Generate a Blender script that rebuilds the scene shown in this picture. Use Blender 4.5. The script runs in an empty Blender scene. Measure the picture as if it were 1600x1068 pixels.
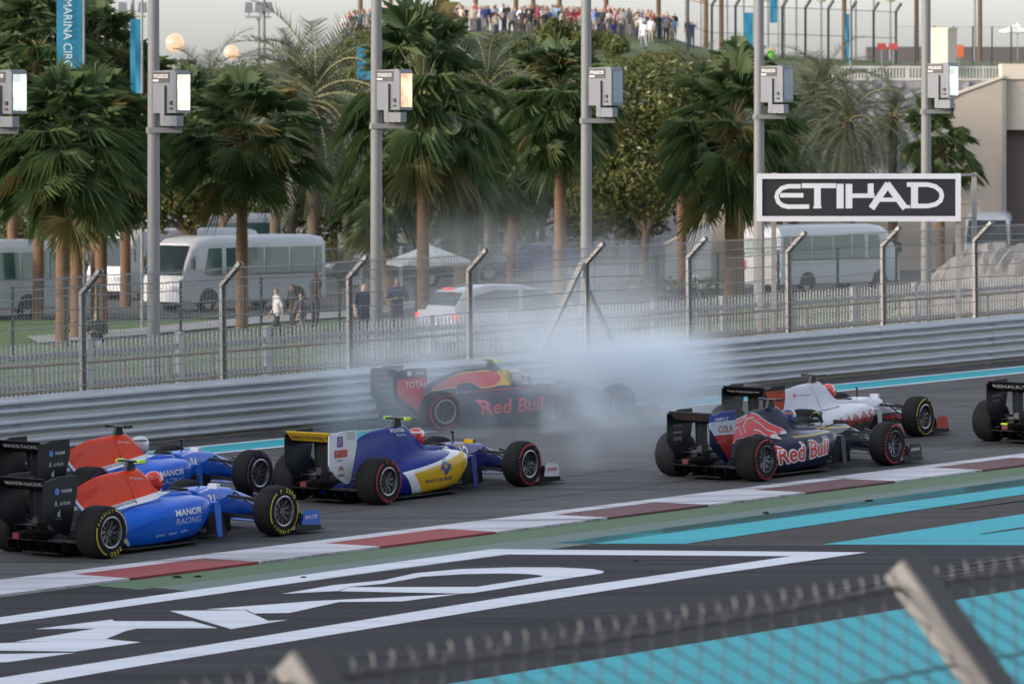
import bpy, bmesh, math, random
from mathutils import Vector, Matrix
from mathutils.bvhtree import BVHTree
random.seed(7)
R = math.radians
scene = bpy.context.scene
col = scene.collection

# ------------------------------------------------------------------ camera
FPX, CAMZ, HOR = 7700.0, 6.5, 207.0          # focal length in photo pixels, eye height, horizon row
KS = 0.01909                                  # the track climbs 1.9 % away from the stand
cam_d = bpy.data.cameras.new('camera'); cam = bpy.data.objects.new('camera', cam_d); col.objects.link(cam)
cam.location = (0, 0, CAMZ); cam.rotation_euler = (R(90), 0, 0)
cam_d.sensor_width = 36; cam_d.lens = 36 * FPX / 1600
cam_d.shift_y = -(534 - HOR) / 1600
cam_d.clip_start = 1; cam_d.clip_end = 9000
cam_d.dof.use_dof = True; cam_d.dof.focus_distance = 71; cam_d.dof.aperture_fstop = 4.6
scene.camera = cam

# ------------------------------------------------------------------ sky, sun, exposure
SUN_EL, SUN_AZ = 13.0, -118.0                  # azimuth clockwise from +Y: low sun on the left, a little behind the stand
world = bpy.data.worlds.new('World'); scene.world = world; world.use_nodes = True
wn = world.node_tree.nodes; wl = world.node_tree.links
sky = wn.new('ShaderNodeTexSky'); sky.sky_type = 'NISHITA'; sky.sun_disc = False
sky.sun_elevation = R(SUN_EL); sky.sun_rotation = R(SUN_AZ)
sky.air_density = 1.0; sky.dust_density = 2.0; sky.ozone_density = 1.0
hs = wn.new('ShaderNodeHueSaturation'); hs.inputs['Saturation'].default_value = .34
tint = wn.new('ShaderNodeMix'); tint.data_type = 'RGBA'; tint.blend_type = 'MULTIPLY'; tint.inputs[0].default_value = 1; tint.inputs[7].default_value = (.955, .985, 1.07, 1)
wl.new(sky.outputs[0], hs.inputs['Color']); wl.new(hs.outputs[0], tint.inputs[6]); wl.new(tint.outputs[2], wn['Background'].inputs[0]); wn['Background'].inputs[1].default_value = 0.15
sun_d = bpy.data.lights.new('sun', 'SUN'); sun = bpy.data.objects.new('sun', sun_d); col.objects.link(sun)
sun_d.energy = 0.75; sun_d.angle = R(4); sun_d.color = (1.0, 0.74, 0.48)
_a, _e = R(SUN_AZ), R(SUN_EL)
to_sun = Vector((math.sin(_a) * math.cos(_e), math.cos(_a) * math.cos(_e), math.sin(_e)))
sun.rotation_euler = to_sun.to_track_quat('Z', 'Y').to_euler()
sun.location = to_sun * 300
scene.view_settings.view_transform = 'Standard'; scene.view_settings.look = 'None'
scene.view_settings.exposure = 1.4; scene.view_settings.gamma = 1
scene.render.engine = 'CYCLES'
scene.cycles.use_denoising = True
scene.cycles.max_bounces = 6; scene.cycles.diffuse_bounces = 2; scene.cycles.glossy_bounces = 3
scene.cycles.transparent_max_bounces = 16; scene.cycles.volume_bounces = 4
scene.cycles.sample_clamp_indirect = 6
scene.cycles.caustics_reflective = False; scene.cycles.caustics_refractive = False

# ------------------------------------------------------------------ geometry of the place
def P(px, py, s):
    """a point seen at photo pixel (px,py) that stands where one metre is s pixels"""
    return Vector(((px - 800) / s, FPX / s, CAMZ + (HOR - py) / s))
def plane_z(x, y): return KS * y
def G(px, py, h=0.0):
    """the point of the track surface at a photo pixel"""
    s = (py - 60) / CAMZ
    y = FPX / s
    return Vector(((px - 800) / s, y, KS * y + h))
B0 = Vector((-7.94, 76.4)); TH = R(51.85)
U = Vector((math.cos(TH), math.sin(TH))); N = Vector((-math.sin(TH), math.cos(TH)))
def RD(t, q, h=0.0):
    """road frame: t metres along the barrier, q metres behind it"""
    p = B0 + U * t + N * q
    return Vector((p.x, p.y, ground_z(p.x, p.y) + h))
def tq(x, y):
    d = Vector((x, y)) - B0
    return d.dot(U), d.dot(N)
def sstep(a, b, x):
    x = min(1, max(0, (x - a) / (b - a))); return x * x * (3 - 2 * x)
def lerp(a, b, t): return a + (b - a) * t
def interp(pts, x):
    if x <= pts[0][0]: return pts[0][1]
    for (a, fa), (b, fb) in zip(pts, pts[1:]):
        if x <= b: return fa + (fb - fa) * (x - a) / (b - a)
    return pts[-1][1]
CREST = [(-90, 9.6), (-18, 10.2), (-13.5, 10.8), (-11, 12.0), (-8, 12.7), (6, 12.5), (10.5, 12.1), (13, 11.3), (25, 10.6), (60, 10.5)]
def ground_z(x, y):
    t, q = tq(x, y)
    zb = KS * (B0.y + U.y * t)
    zb = min(max(zb, -0.5), 4)
    if q <= 1.2: z = KS * y if y > -30 else KS * -30
    else:
        z = lerp(KS * y if q < 3 else zb + KS * N.y * 3, 0.35, sstep(1.5, 44, q))
    # rock revetment and grassy spectator hill far behind
    if y > 222:
        top = interp(CREST, x * 320 / max(y, 1))
        z += min(7.6, top * .62) * sstep(222, 252, y) + max(0, top - min(7.6, top * .62)) * sstep(250, 322, y)
        if y > 335: z *= 1 - sstep(335, 420, y) * .9
    return z
def on(x, y, h=0.0): return Vector((x, y, ground_z(x, y) + h))
def onpx(px, s, h=0.0):
    y = FPX / s; x = (px - 800) / s
    return on(x, y, h)

# ------------------------------------------------------------------ mesh builder
class MB:
    def __init__(self): self.v = []; self.f = []; self.m = []
    def add(self, vs, fs, mi=0):
        o = len(self.v); self.v += [tuple(v) for v in vs]
        self.f += [tuple(i + o for i in f) for f in fs]; self.m += [mi] * len(fs)
        return self
    def box(self, c, s, mi=0, rot=None):
        cx, cy, cz = c; hx, hy, hz = s[0] / 2, s[1] / 2, s[2] / 2
        vs = [Vector((sx * hx, sy * hy, sz * hz)) for sx in (-1, 1) for sy in (-1, 1) for sz in (-1, 1)]
        if rot is not None: vs = [rot @ v for v in vs]
        vs = [v + Vector(c) for v in vs]
        return self.add(vs, [(0, 1, 3, 2), (4, 6, 7, 5), (0, 4, 5, 1), (2, 3, 7, 6), (0, 2, 6, 4), (1, 5, 7, 3)], mi)
    def bar(self, a, b, w, h=None, mi=0, n=4, w2=None):
        """a bar of n sides from a to b"""
        a, b = Vector(a), Vector(b); d = (b - a)
        if d.length < 1e-6: return self
        q = d.to_track_quat('Z', 'Y'); h = h or w; k = (w2 / w) if w2 else 1
        vs = []
        for p, kk in ((a, 1), (b, k)):
            for i in range(n):
                an = 2 * math.pi * (i + .5) / n; r = .5 / math.cos(math.pi / n) if n == 4 else .5
                vs.append(p + q @ Vector((math.cos(an) * w * r * kk, math.sin(an) * h * r * kk, 0)))
        fs = [(i, (i + 1) % n, n + (i + 1) % n, n + i) for i in range(n)]
        fs += [tuple(range(n))[::-1], tuple(range(n, 2 * n))]
        return self.add(vs, fs, mi)
    def cyl(self, a, b, r, r2=None, n=12, mi=0): return self.bar(a, b, 2 * r, 2 * r, mi, n, 2 * (r if r2 is None else r2))
    def tube(self, pts, r, n=6, mi=0, closed=False):
        pts = [Vector(p) for p in pts]; rs = r if isinstance(r, (list, tuple)) else [r] * len(pts)
        vs = []; L = len(pts)
        for i, p in enumerate(pts):
            d = (pts[min(i + 1, L - 1)] - pts[max(i - 1, 0)]); q = d.to_track_quat('Z', 'Y')
            for k in range(n):
                an = 2 * math.pi * k / n
                vs.append(p + q @ Vector((math.cos(an) * rs[i], math.sin(an) * rs[i], 0)))
        fs = [(i * n + k, i * n + (k + 1) % n, (i + 1) * n + (k + 1) % n, (i + 1) * n + k) for i in range(L - 1) for k in range(n)]
        fs += [tuple(range(n))[::-1], tuple((L - 1) * n + k for k in range(n))]
        return self.add(vs, fs, mi)
    def loft(self, rings, mi=0, caps=True, closed=True):
        n = len(rings[0]); vs = [v for r in rings for v in r]; fs = []
        for i in range(len(rings) - 1):
            for k in range(n if closed else n - 1):
                fs.append((i * n + k, i * n + (k + 1) % n, (i + 1) * n + (k + 1) % n, (i + 1) * n + k))
        if caps: fs += [tuple(range(n))[::-1], tuple((len(rings) - 1) * n + k for k in range(n))]
        return self.add(vs, fs, mi)
    def revolve(self, prof, n=24, axis='Y', o=(0, 0, 0), mi=0):
        """prof: (radius, height) pairs turned round an axis"""
        rings = []
        for r, h in prof:
            ring = []
            for k in range(n):
                a = 2 * math.pi * k / n; c, s_ = math.cos(a) * r, math.sin(a) * r
                ring.append(Vector(o) + (Vector((c, h, s_)) if axis == 'Y' else Vector((c, s_, h))))
            rings.append(ring)
        return self.loft(rings, mi, caps=False)
    def prism(self, poly, depth, mi=0, mtx=None):
        """poly in the local XZ plane pushed along Y"""
        n = len(poly)
        vs = [Vector((x, -depth / 2, z)) for x, z in poly] + [Vector((x, depth / 2, z)) for x, z in poly]
        if mtx is not None: vs = [mtx @ v for v in vs]
        fs = [tuple(range(n)), tuple(range(n, 2 * n))[::-1]] + [(i, n + i, n + (i + 1) % n, (i + 1) % n) for i in range(n)]
        return self.add(vs, fs, mi)
    def mesh(self, name, mats, smooth=False, ang=35, fix=True):
        me = bpy.data.meshes.new(name); me.from_pydata(self.v, [], self.f)
        for m in (mats if isinstance(mats, (list, tuple)) else [mats]): me.materials.append(m)
        me.polygons.foreach_set('material_index', self.m)
        if fix:
            bm = bmesh.new(); bm.from_mesh(me); bmesh.ops.recalc_face_normals(bm, faces=bm.faces); bm.to_mesh(me); bm.free()
        if smooth:
            me.polygons.foreach_set('use_smooth', [True] * len(me.polygons)); me.set_sharp_from_angle(angle=R(ang))
        me.update(); return me
    def build(self, name, mats, parent=None, loc=None, rot=None, smooth=False, ang=35, fix=True):
        return link(name, self.mesh(name, mats, smooth, ang, fix), parent, loc, rot)
def link(name, me, parent=None, loc=None, rot=None):
    o = bpy.data.objects.new(name, me); col.objects.link(o)
    if parent is not None: o.parent = parent
    if loc is not None: o.location = loc
    if rot is not None: o.rotation_euler = rot
    return o
def tag(o, label=None, cat=None, group=None, kind=None):
    if label: o['label'] = label
    if cat: o['category'] = cat
    if group: o['group'] = group
    if kind: o['kind'] = kind
    return o
def thing(name, label, cat, loc=(0, 0, 0), rz=0.0, group=None):
    o = bpy.data.objects.new(name, None); col.objects.link(o); o.empty_display_size = .3
    o.location = loc; o.rotation_euler = (0, 0, rz)
    return tag(o, label, cat, group)
def copy_tree(o, parent=None):
    c = o.copy(); col.objects.link(c); c.parent = parent
    for ch in list(o.children): copy_tree(ch, c)
    return c

# ------------------------------------------------------------------ materials
def new_mat(name):
    m = bpy.data.materials.new(name); m.use_nodes = True
    return m, m.node_tree.nodes, m.node_tree.links, m.node_tree.nodes['Principled BSDF']
def c4(c): return (c[0], c[1], c[2], 1)
def pm(name, c, rough=.5, metal=0.0, var=.12, scale=6.0, bump=0.0, bscale=None, coat=0.0, stretch=None, spec=.5):
    """principled paint with uneven tone and fine relief"""
    m, n, l, b = new_mat(name)
    tc = n.new('ShaderNodeTexCoord'); mp = n.new('ShaderNodeMapping'); l.new(tc.outputs['Object'], mp.inputs[0])
    if stretch: mp.inputs['Scale'].default_value = stretch
    nz = n.new('ShaderNodeTexNoise'); nz.inputs['Scale'].default_value = scale; nz.inputs['Detail'].default_value = 6
    l.new(mp.outputs[0], nz.inputs['Vector'])
    mx = n.new('ShaderNodeMix'); mx.data_type = 'RGBA'
    mx.inputs[6].default_value = c4([v * (1 - var) for v in c]); mx.inputs[7].default_value = c4([min(1, v * (1 + var)) for v in c])
    l.new(nz.outputs[0], mx.inputs[0]); l.new(mx.outputs[2], b.inputs['Base Color'])
    b.inputs['Roughness'].default_value = rough; b.inputs['Metallic'].default_value = metal
    b.inputs['Coat Weight'].default_value = coat; b.inputs['Specular IOR Level'].default_value = spec
    b.inputs['Coat Roughness'].default_value = .08
    if bump:
        bn = n.new('ShaderNodeTexNoise'); bn.inputs['Scale'].default_value = bscale or scale * 8; bn.inputs['Detail'].default_value = 4
        l.new(mp.outputs[0], bn.inputs['Vector'])
        bp = n.new('ShaderNodeBump'); bp.inputs['Strength'].default_value = bump; bp.inputs['Distance'].default_value = .02
        l.new(bn.outputs[0], bp.inputs['Height']); l.new(bp.outputs[0], b.inputs['Normal'])
    return m
def emat(name, c, strength, base=(.8, .8, .8)):
    m, n, l, b = new_mat(name)
    b.inputs['Base Color'].default_value = c4(base); b.inputs['Emission Color'].default_value = c4(c)
    b.inputs['Emission Strength'].default_value = strength; b.inputs['Roughness'].default_value = .2
    return m
def leaf_mat(name, c, c2, rough=.55, trans=.25):
    m, n, l, b = new_mat(name)
    oi = n.new('ShaderNodeObjectInfo'); tc = n.new('ShaderNodeTexCoord')
    nz = n.new('ShaderNodeTexNoise'); nz.inputs['Scale'].default_value = 1.6; nz.inputs['Detail'].default_value = 5
    l.new(tc.outputs['Object'], nz.inputs['Vector'])
    mx = n.new('ShaderNodeMix'); mx.data_type = 'RGBA'; mx.inputs[6].default_value = c4(c); mx.inputs[7].default_value = c4(c2)
    rp = n.new('ShaderNodeMapRange'); rp.inputs[1].default_value = .3; rp.inputs[2].default_value = .7
    l.new(nz.outputs[0], rp.inputs[0]); l.new(rp.outputs[0], mx.inputs[0])
    l.new(mx.outputs[2], b.inputs['Base Color']); b.inputs['Roughness'].default_value = rough
    b.inputs['Specular IOR Level'].default_value = .3
    tr = n.new('ShaderNodeBsdfTranslucent'); l.new(mx.outputs[2], tr.inputs[0])
    ms = n.new('ShaderNodeMixShader'); ms.inputs[0].default_value = trans
    l.new(b.outputs[0], ms.inputs[1]); l.new(tr.outputs[0], ms.inputs[2])
    l.new(ms.outputs[0], n['Material Output'].inputs[0])
    return m
M = {}
M['black'] = pm('black paint', (.010, .010, .012), .4, coat=.1, var=.2, spec=.3)
M['carbon'] = pm('bare carbon fibre', (.010, .0105, .0115), .45, var=.3, scale=14, spec=.3)
M['rubber'] = pm('tyre rubber', (.013, .013, .0135), .8, var=.35, scale=9, bump=.15, bscale=40, spec=.2)
M['white'] = pm('white paint', (.74, .75, .77), .35, var=.05)
M['galv'] = pm('galvanised steel', (.27, .28, .29), .55, .4, var=.2, scale=3, bump=.1)
M['pole'] = pm('painted pole steel', (.22, .222, .222), .6, .15, var=.12, scale=2)
M['dark_glass'] = pm('dark window glass', (.02, .03, .032), .08, var=.2, spec=.7)
M['rim'] = pm('grey magnesium rim', (.33, .34, .36), .3, .85, var=.1)
M['rim_dark'] = pm('dark anodised rim', (.05, .05, .055), .35, .8, var=.1)
M['steel_dark'] = pm('dark suspension metal', (.05, .052, .055), .4, .5, var=.2)
# ================================================================== the setting
def asphalt(name, c, streak=.25, patch=.25, rough=.85):
    m, n, l, b = new_mat(name)
    tc = n.new('ShaderNodeTexCoord'); mp = n.new('ShaderNodeMapping'); l.new(tc.outputs['Object'], mp.inputs[0])
    mp.inputs['Rotation'].default_value = (0, 0, -TH); mp.inputs['Scale'].default_value = (.05, 1.6, 1)
    st = n.new('ShaderNodeTexNoise'); st.inputs['Scale'].default_value = 2.2; st.inputs['Detail'].default_value = 8
    l.new(mp.outputs[0], st.inputs['Vector'])
    gr = n.new('ShaderNodeTexNoise'); gr.inputs['Scale'].default_value = 28; gr.inputs['Detail'].default_value = 8; l.new(tc.outputs['Object'], gr.inputs['Vector'])
    pa = n.new('ShaderNodeTexNoise'); pa.inputs['Scale'].default_value = .35; pa.inputs['Detail'].default_value = 3; l.new(tc.outputs['Object'], pa.inputs['Vector'])
    def mul(fac_socket, lo, hi, prev):
        r = n.new('ShaderNodeMapRange'); r.inputs[1].default_value = .3; r.inputs[2].default_value = .7
        r.inputs[3].default_value = lo; r.inputs[4].default_value = hi; l.new(fac_socket, r.inputs[0])
        mx = n.new('ShaderNodeVectorMath'); mx.operation = 'SCALE'
        if prev is None: mx.inputs[0].default_value = c[:3]
        else: l.new(prev, mx.inputs[0])
        l.new(r.outputs[0], mx.inputs['Scale']); return mx.outputs[0]
    o = mul(st.outputs[0], 1 - streak, 1 + streak, None)
    o = mul(gr.outputs[0], .72, 1.28, o); o = mul(pa.outputs[0], 1 - patch * .5, 1 + patch * .5, o)
    l.new(o, b.inputs['Base Color']); b.inputs['Roughness'].default_value = rough; b.inputs['Specular IOR Level'].default_value = .25
    bp = n.new('ShaderNodeBump'); bp.inputs['Strength'].default_value = .35; bp.inputs['Distance'].default_value = .01
    l.new(gr.outputs[0], bp.inputs['Height']); l.new(bp.outputs[0], b.inputs['Normal'])
    return m
def road_paint(name, c, scuff=.35, dirt=(.09, .085, .08)):
    """paint with tyre scuffs drawn out along the road and thin worn grain"""
    m, n, l, b = new_mat(name)
    tc = n.new('ShaderNodeTexCoord'); mp = n.new('ShaderNodeMapping'); l.new(tc.outputs['Object'], mp.inputs[0])
    mp.inputs['Rotation'].default_value = (0, 0, -TH - .06); mp.inputs['Scale'].default_value = (.10, 2.4, 1)
    st = n.new('ShaderNodeTexNoise'); st.inputs['Scale'].default_value = 2.0; st.inputs['Detail'].default_value = 9; st.inputs['Roughness'].default_value = .65
    l.new(mp.outputs[0], st.inputs['Vector'])
    gr = n.new('ShaderNodeTexNoise'); gr.inputs['Scale'].default_value = 30; gr.inputs['Detail'].default_value = 6; l.new(tc.outputs['Object'], gr.inputs['Vector'])
    r = n.new('ShaderNodeMapRange'); r.inputs[1].default_value = .48; r.inputs[2].default_value = .70; r.inputs[4].default_value = scuff; l.new(st.outputs[0], r.inputs[0])
    r2 = n.new('ShaderNodeMapRange'); r2.inputs[1].default_value = .3; r2.inputs[2].default_value = .75; r2.inputs[4].default_value = scuff * .3; l.new(gr.outputs[0], r2.inputs[0])
    ad = n.new('ShaderNodeMath'); ad.operation = 'ADD'; ad.use_clamp = True; l.new(r.outputs[0], ad.inputs[0]); l.new(r2.outputs[0], ad.inputs[1])
    mx = n.new('ShaderNodeMix'); mx.data_type = 'RGBA'; mx.inputs[6].default_value = c4(c); mx.inputs[7].default_value = c4(dirt)
    l.new(ad.outputs[0], mx.inputs[0]); l.new(mx.outputs[2], b.inputs['Base Color']); b.inputs['Roughness'].default_value = .7
    b.inputs['Specular IOR Level'].default_value = .3
    return m
M['track'] = asphalt('track asphalt', (.082, .080, .080), .38, .5)
M['runoff'] = asphalt('brownish runoff asphalt', (.055, .049, .045), .42, .4)
M['runoff_dark'] = asphalt('black sealed runoff asphalt', (.023, .022, .024), .6, .5)
M['lot'] = asphalt('parking lot asphalt', (.11, .105, .10), .1, .3)
M['p_white'] = road_paint('white road paint', (.70, .71, .76), .32, (.22, .22, .23))
M['p_cyan'] = road_paint('turquoise road paint', (.036, .40, .46), .38, (.06, .15, .16))
M['p_green'] = road_paint('green road paint', (.085, .15, .07), .45, (.10, .11, .09))
M['p_grey'] = road_paint('faded grey green road paint', (.135, .19, .165), .5, (.10, .115, .11))
M['k_white'] = road_paint('white kerb paint', (.60, .60, .64), .85, (.14, .13, .13))
M['k_red'] = road_paint('red kerb paint', (.33, .05, .05), .85, (.08, .045, .045))
M['k_dirty'] = road_paint('rubber stained red kerb paint', (.15, .055, .06), .8, (.08, .06, .06))
M['sand'] = pm('sandy grey ground', (.27, .25, .225), .95, var=.3, scale=.9, bump=.4, bscale=12)
M['grass'] = pm('mown lawn', (.085, .15, .035), .95, var=.45, scale=1.2, bump=.8, bscale=25)
M['hillgrass'] = pm('dry hill grass', (.105, .125, .045), .95, var=.6, scale=.22, bump=1, bscale=6)
M['path'] = pm('pale concrete path', (.34, .34, .34), .9, var=.12, scale=1.5, bump=.2)

# ground sheet to the horizon
def axis(parts):
    out = []
    for a, b, st in parts:
        x = a
        while x < b - 1e-6: out.append(x); x += st
    return out + [parts[-1][1]]
XS = axis([(-3000, -400, 400), (-400, -60, 40), (-60, 60, 2.0), (60, 400, 40), (400, 3000, 400)])
YS = axis([(-60, 40, 10), (40, 350, 2.0), (350, 500, 15), (500, 1000, 100), (1000, 8000, 1000)])
def sheet(name, xs, ys, fn, mat, kind='structure'):
    mb = MB(); nx = len(xs)
    mb.v = [(x, y, fn(x, y)) for y in ys for x in xs]
    mb.f = [(j * nx + i, j * nx + i + 1, (j + 1) * nx + i + 1, (j + 1) * nx + i) for j in range(len(ys) - 1) for i in range(nx - 1)]
    mb.m = [0] * len(mb.f)
    o = mb.build(name, mat, smooth=True, ang=180, fix=False); return tag(o, kind=kind)
def base_z(x, y):
    t, q = tq(x, y); return ground_z(x, y) - (.25 if q < 4 else 0.0)
ground = sheet('ground', XS, YS, base_z, M['sand'])
# sheets that follow the ground inside a strip
def strip(name, mat, pts, h, step=2.0, kind='structure', parent=None, n=6):
    """pts: list of (left point, right point) in plan"""
    mb = MB(); rows = []
    for (a, b), (c, d) in zip(pts, pts[1:]):
        k = max(1, int((Vector(c) - Vector(a)).length / step))
        for i in range(k): rows.append((Vector(a).lerp(Vector(c), i / k), Vector(b).lerp(Vector(d), i / k)))
    rows.append((Vector(pts[-1][0]), Vector(pts[-1][1])))
    for a, b in rows:
        for i in range(n + 1):
            p = a.lerp(b, i / n); mb.v.append((p.x, p.y, ground_z(p.x, p.y) + h))
    mb.f = [(j * (n + 1) + i, j * (n + 1) + i + 1, (j + 1) * (n + 1) + i + 1, (j + 1) * (n + 1) + i) for j in range(len(rows) - 1) for i in range(n)]
    mb.m = [0] * len(mb.f)
    return tag(mb.build(name, mat, parent, smooth=True, ang=180), kind=kind)
def xyq(t, q): p = B0 + U * t + N * q; return (p.x, p.y)
def flat(name, mat, poly, h, parent=None, kind='structure'):
    """a flat painted sheet on the track plane; poly in world plan points"""
    mb = MB(); mb.add([(x, y, KS * y + h) for x, y in poly], [tuple(range(len(poly)))])
    me = mb.mesh(name, mat, fix=False)
    bm = bmesh.new(); bm.from_mesh(me); bmesh.ops.triangulate(bm, faces=bm.faces)
    for f in bm.faces:
        if f.normal.z < 0: f.normal_flip()
    bm.to_mesh(me); bm.free()
    o = link(name, me, parent)
    if parent is None: tag(o, kind=kind)
    return o
def gp(pts, org=(0, 0), sc=1.0):
    out = []
    for x, y in pts:
        g = G(org[0] + x / sc, org[1] + y / sc); out.append((g.x, g.y))
    return out
QK0, QK1 = -12.05, -13.30          # kerb: track edge, runoff edge
track = flat('track', M['track'], [xyq(-90, .95), xyq(-90, QK0 - .3), xyq(170, QK0 - .3), xyq(170, .95)], 0.0)
runoff = flat('runoff_area', M['runoff'], [xyq(-110, QK0 - .2), xyq(-110, -75), xyq(190, -75), xyq(190, QK0 - .2)], -.004)
verge = strip('verge', M['sand'], [(xyq(t, .9), xyq(t, 9)) for t in (-90, 0, 60, 170)], .03, 4)

# far edge line: turquoise between two white lines
for nm, mt, q0, q1, h in (('painted_line', 'p_white', -.98, -1.12, .004), ('painted_band', 'p_cyan', -1.12, -1.98, .004), ('painted_line', 'p_white', -1.98, -2.12, .004)):
    flat(nm, M[mt], [xyq(-60, q0), xyq(-60, q1), xyq(110, q1), xyq(110, q0)], h, track)
# painted strips beside the kerb
tg = tq(*gp([(285, 927)])[0])[0]
flat('painted_band', M['p_green'], [xyq(tg, QK1), xyq(tg, QK1 - .78), xyq(110, QK1 - .78), xyq(110, QK1)], .002, runoff)
flat('painted_band', M['p_grey'], [xyq(tg + .25, QK1 - .78), xyq(tg + .25, QK1 - 1.75), xyq(110, QK1 - 1.75), xyq(110, QK1 - .78)], .002, runoff)
# black sealed field with the airline lettering
tl = gp([(800, 849.5), (1700, 853.5)])
flat('sealed_field', M['runoff_dark'], [xyq(-100, QK1 - .02), xyq(tg - .05, QK1 - .02), xyq(tg + .2, QK1 - 1.76)] + gp([(700, 864.8), (800, 849.5), (1700, 853.5), (2200, 858), (2200, 1075), (-1200, 1500)]), 0.0, runoff)
flat('painted_band', M['p_cyan'], gp([(865, 848.6), (1070, 849.2), (1600, 772), (2300, 672), (2300, 652), (1600, 748)]), .002, runoff)
flat('painted_band', M['p_cyan'], gp([(1285, 850.2), (1600, 851.4), (2300, 855), (2300, 700), (1600, 802.5)]), .002, runoff)
flat('painted_band', M['p_cyan'], gp([(690, 1070), (1600, 919.5), (2300, 804), (2300, 1500), (-200, 1500), (-200, 1217)]), .004, runoff)
# the painted frame and letters
flat('painted_frame', M['p_white'], gp([(-300, 1006), (0, 964), (200, 936), (600, 880.5), (768, 857.6), (1355, 862.6), (1100, 899), (800, 945.5), (200, 1043), (0, 1078), (-300, 1130),
      (-300, 1110), (0, 1058.5), (200, 1027), (800, 931), (1236, 868.6), (790, 866), (600, 891), (200, 947), (0, 975), (-300, 1018)]), .004, runoff)
z2 = dict(org=(0, 780), sc=2.0)
def letter(pts, h, holes=None, **kw): return flat('painted_letter', M['p_white'], gp(pts, **kw), h, runoff)
# D as a band walked round: outer edge out, inner edge back
letter([(440, 927.5), (520, 914), (600, 906), (650, 895), (720, 888.7), (800, 886), (875, 886.3), (925, 888.7), (944.5, 892.5), (940, 895.5), (850, 909), (740, 926), (722, 927), (530, 923.4), (545, 917.1), (745, 916.5),
        (845, 901), (849, 899), (825, 896.5), (787, 895.5), (725, 896.7), (662, 900.5), (600, 911.5), (545, 916.6), (528, 923)], .004)
letter([(530, 348), (765, 346), (838, 379), (900, 376), (722, 405)], .004, **z2)
letter([(640, 344), (980, 318), (1260, 304), (1440, 296), (1255, 319), (1060, 321), (905, 355), (795, 357), (770, 345.5)], .006, **z2)
letter([(110, 405), (350, 375), (357, 380), (600, 380), (680, 402), (430, 403), (395, 410), (330, 436), (440, 446), (235, 475), (0, 472), (-400, 476), (-400, 452), (0, 449), (170, 443), (45, 445), (300, 403)], .004, **z2)
letter([(-400, 490), (0, 483), (235, 479), (25, 508), (-400, 520)], .004, **z2)

# ---- kerb: alternate painted concrete blocks, each a low ramp
kerb = thing('kerb', None, None); kerb['kind'] = 'structure'
px_b = [(-560, 1010), (-300, 976), (-90, 948), (190, 905), (388, 879), (575, 855), (745, 831), (907, 808), (1057, 787.5), (1205, 768), (1340, 750), (1472, 732.5), (1595, 716.5)]
ts = []
for x, y in px_b: ts.append(tq(*gp([(x, y)])[0])[0])
while ts[-1] < 60: ts.append(ts[-1] + 2.0 + random.uniform(-.05, .05))
ts = [ts[0] - 2.2 * i for i in range(20, 0, -1)] + ts
i0 = 20
for i, (a, b) in enumerate(zip(ts, ts[1:])):
    k = i - i0; red = (k % 2 == 1)
    mb = MB(); g = .012
    for (q0, q1, mi) in (((QK0, QK0 - .34, 0), (QK0 - .34, QK1, 1)) if red else ((QK0, QK1, 0),)):
        h0, h1 = (.008 + .022 * (QK0 - q) / (QK0 - QK1) for q in (q0, q1))
        vs = []
        for t in (a + g, b - g):
            for q, h in ((q0, -.1), (q0, h0), (q1, h1), (q1, -.1)):
                x, y = xyq(t, q); vs.append((x, y, KS * y + h))
        mb.add(vs, [(0, 1, 2, 3), (7, 6, 5, 4), (1, 5, 6, 2), (0, 4, 5, 1), (2, 6, 7, 3)], mi)
    o = mb.build('kerb_block', [M['k_white'], M['k_red'] if k < 7 else M['k_dirty']], kerb)
# ---- tyre marks left on the asphalt and over the paint
M['skid'] = road_paint('rubber tyre mark', (.034, .033, .034), .9, (.07, .068, .066))
rk = random.Random(4)
for i in range(16):
    if i < 9: q0 = rk.uniform(-11.4, -3.2); t0 = rk.uniform(-18, 10); Lk = rk.uniform(8, 20); dq = rk.uniform(-.5, .5); host = track; hh = .0025
    else: q0 = rk.uniform(-22, -15.8); t0 = rk.uniform(-14, 4); Lk = rk.uniform(5, 14); dq = rk.uniform(-1.2, 1.2); host = runoff; hh = .0065
    wd = rk.uniform(.05, .14); pts_ = [(t0 + Lk * j / 6, q0 + dq * (j / 6) ** 2) for j in range(7)]
    for g_ in ((0, 1.45) if i % 3 == 0 else (0,)):
        flat('tyre_mark', M['skid'], [xyq(t, q + g_ + wd * (.15 if j in (0, 6) else .5)) for j, (t, q) in enumerate(pts_)] + [xyq(t, q + g_ - wd * (.15 if j in (0, 6) else .5)) for j, (t, q) in reversed(list(enumerate(pts_)))], hh + i * .0001, host)
# ---- bits of rubber and carbon lying about
deb = MB()
for x, y in ((308, 901), (475, 902), (995, 876), (1197, 802), (1358, 783), (278, 902), (645, 760), (905, 805)):
    g = G(x, y); sc = random.uniform(.03, .06)
    deb = MB(); ring = []
    for k in range(7):
        an = k / 7 * 6.283; r = sc * random.uniform(.5, 1.2); ring.append((math.cos(an) * r * 1.5, math.sin(an) * r))
    deb.loft([[(a, b, 0.004) for a, b in ring], [(a * .6 + .01, b * .6, sc * .5) for a, b in ring]])
    tag(deb.build('debris_scrap', M['rubber'], loc=g, rot=(0, 0, random.uniform(0, 6))), 'small black scrap of tyre rubber lying on the asphalt', 'debris', 'scraps of rubber on the asphalt')

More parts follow.
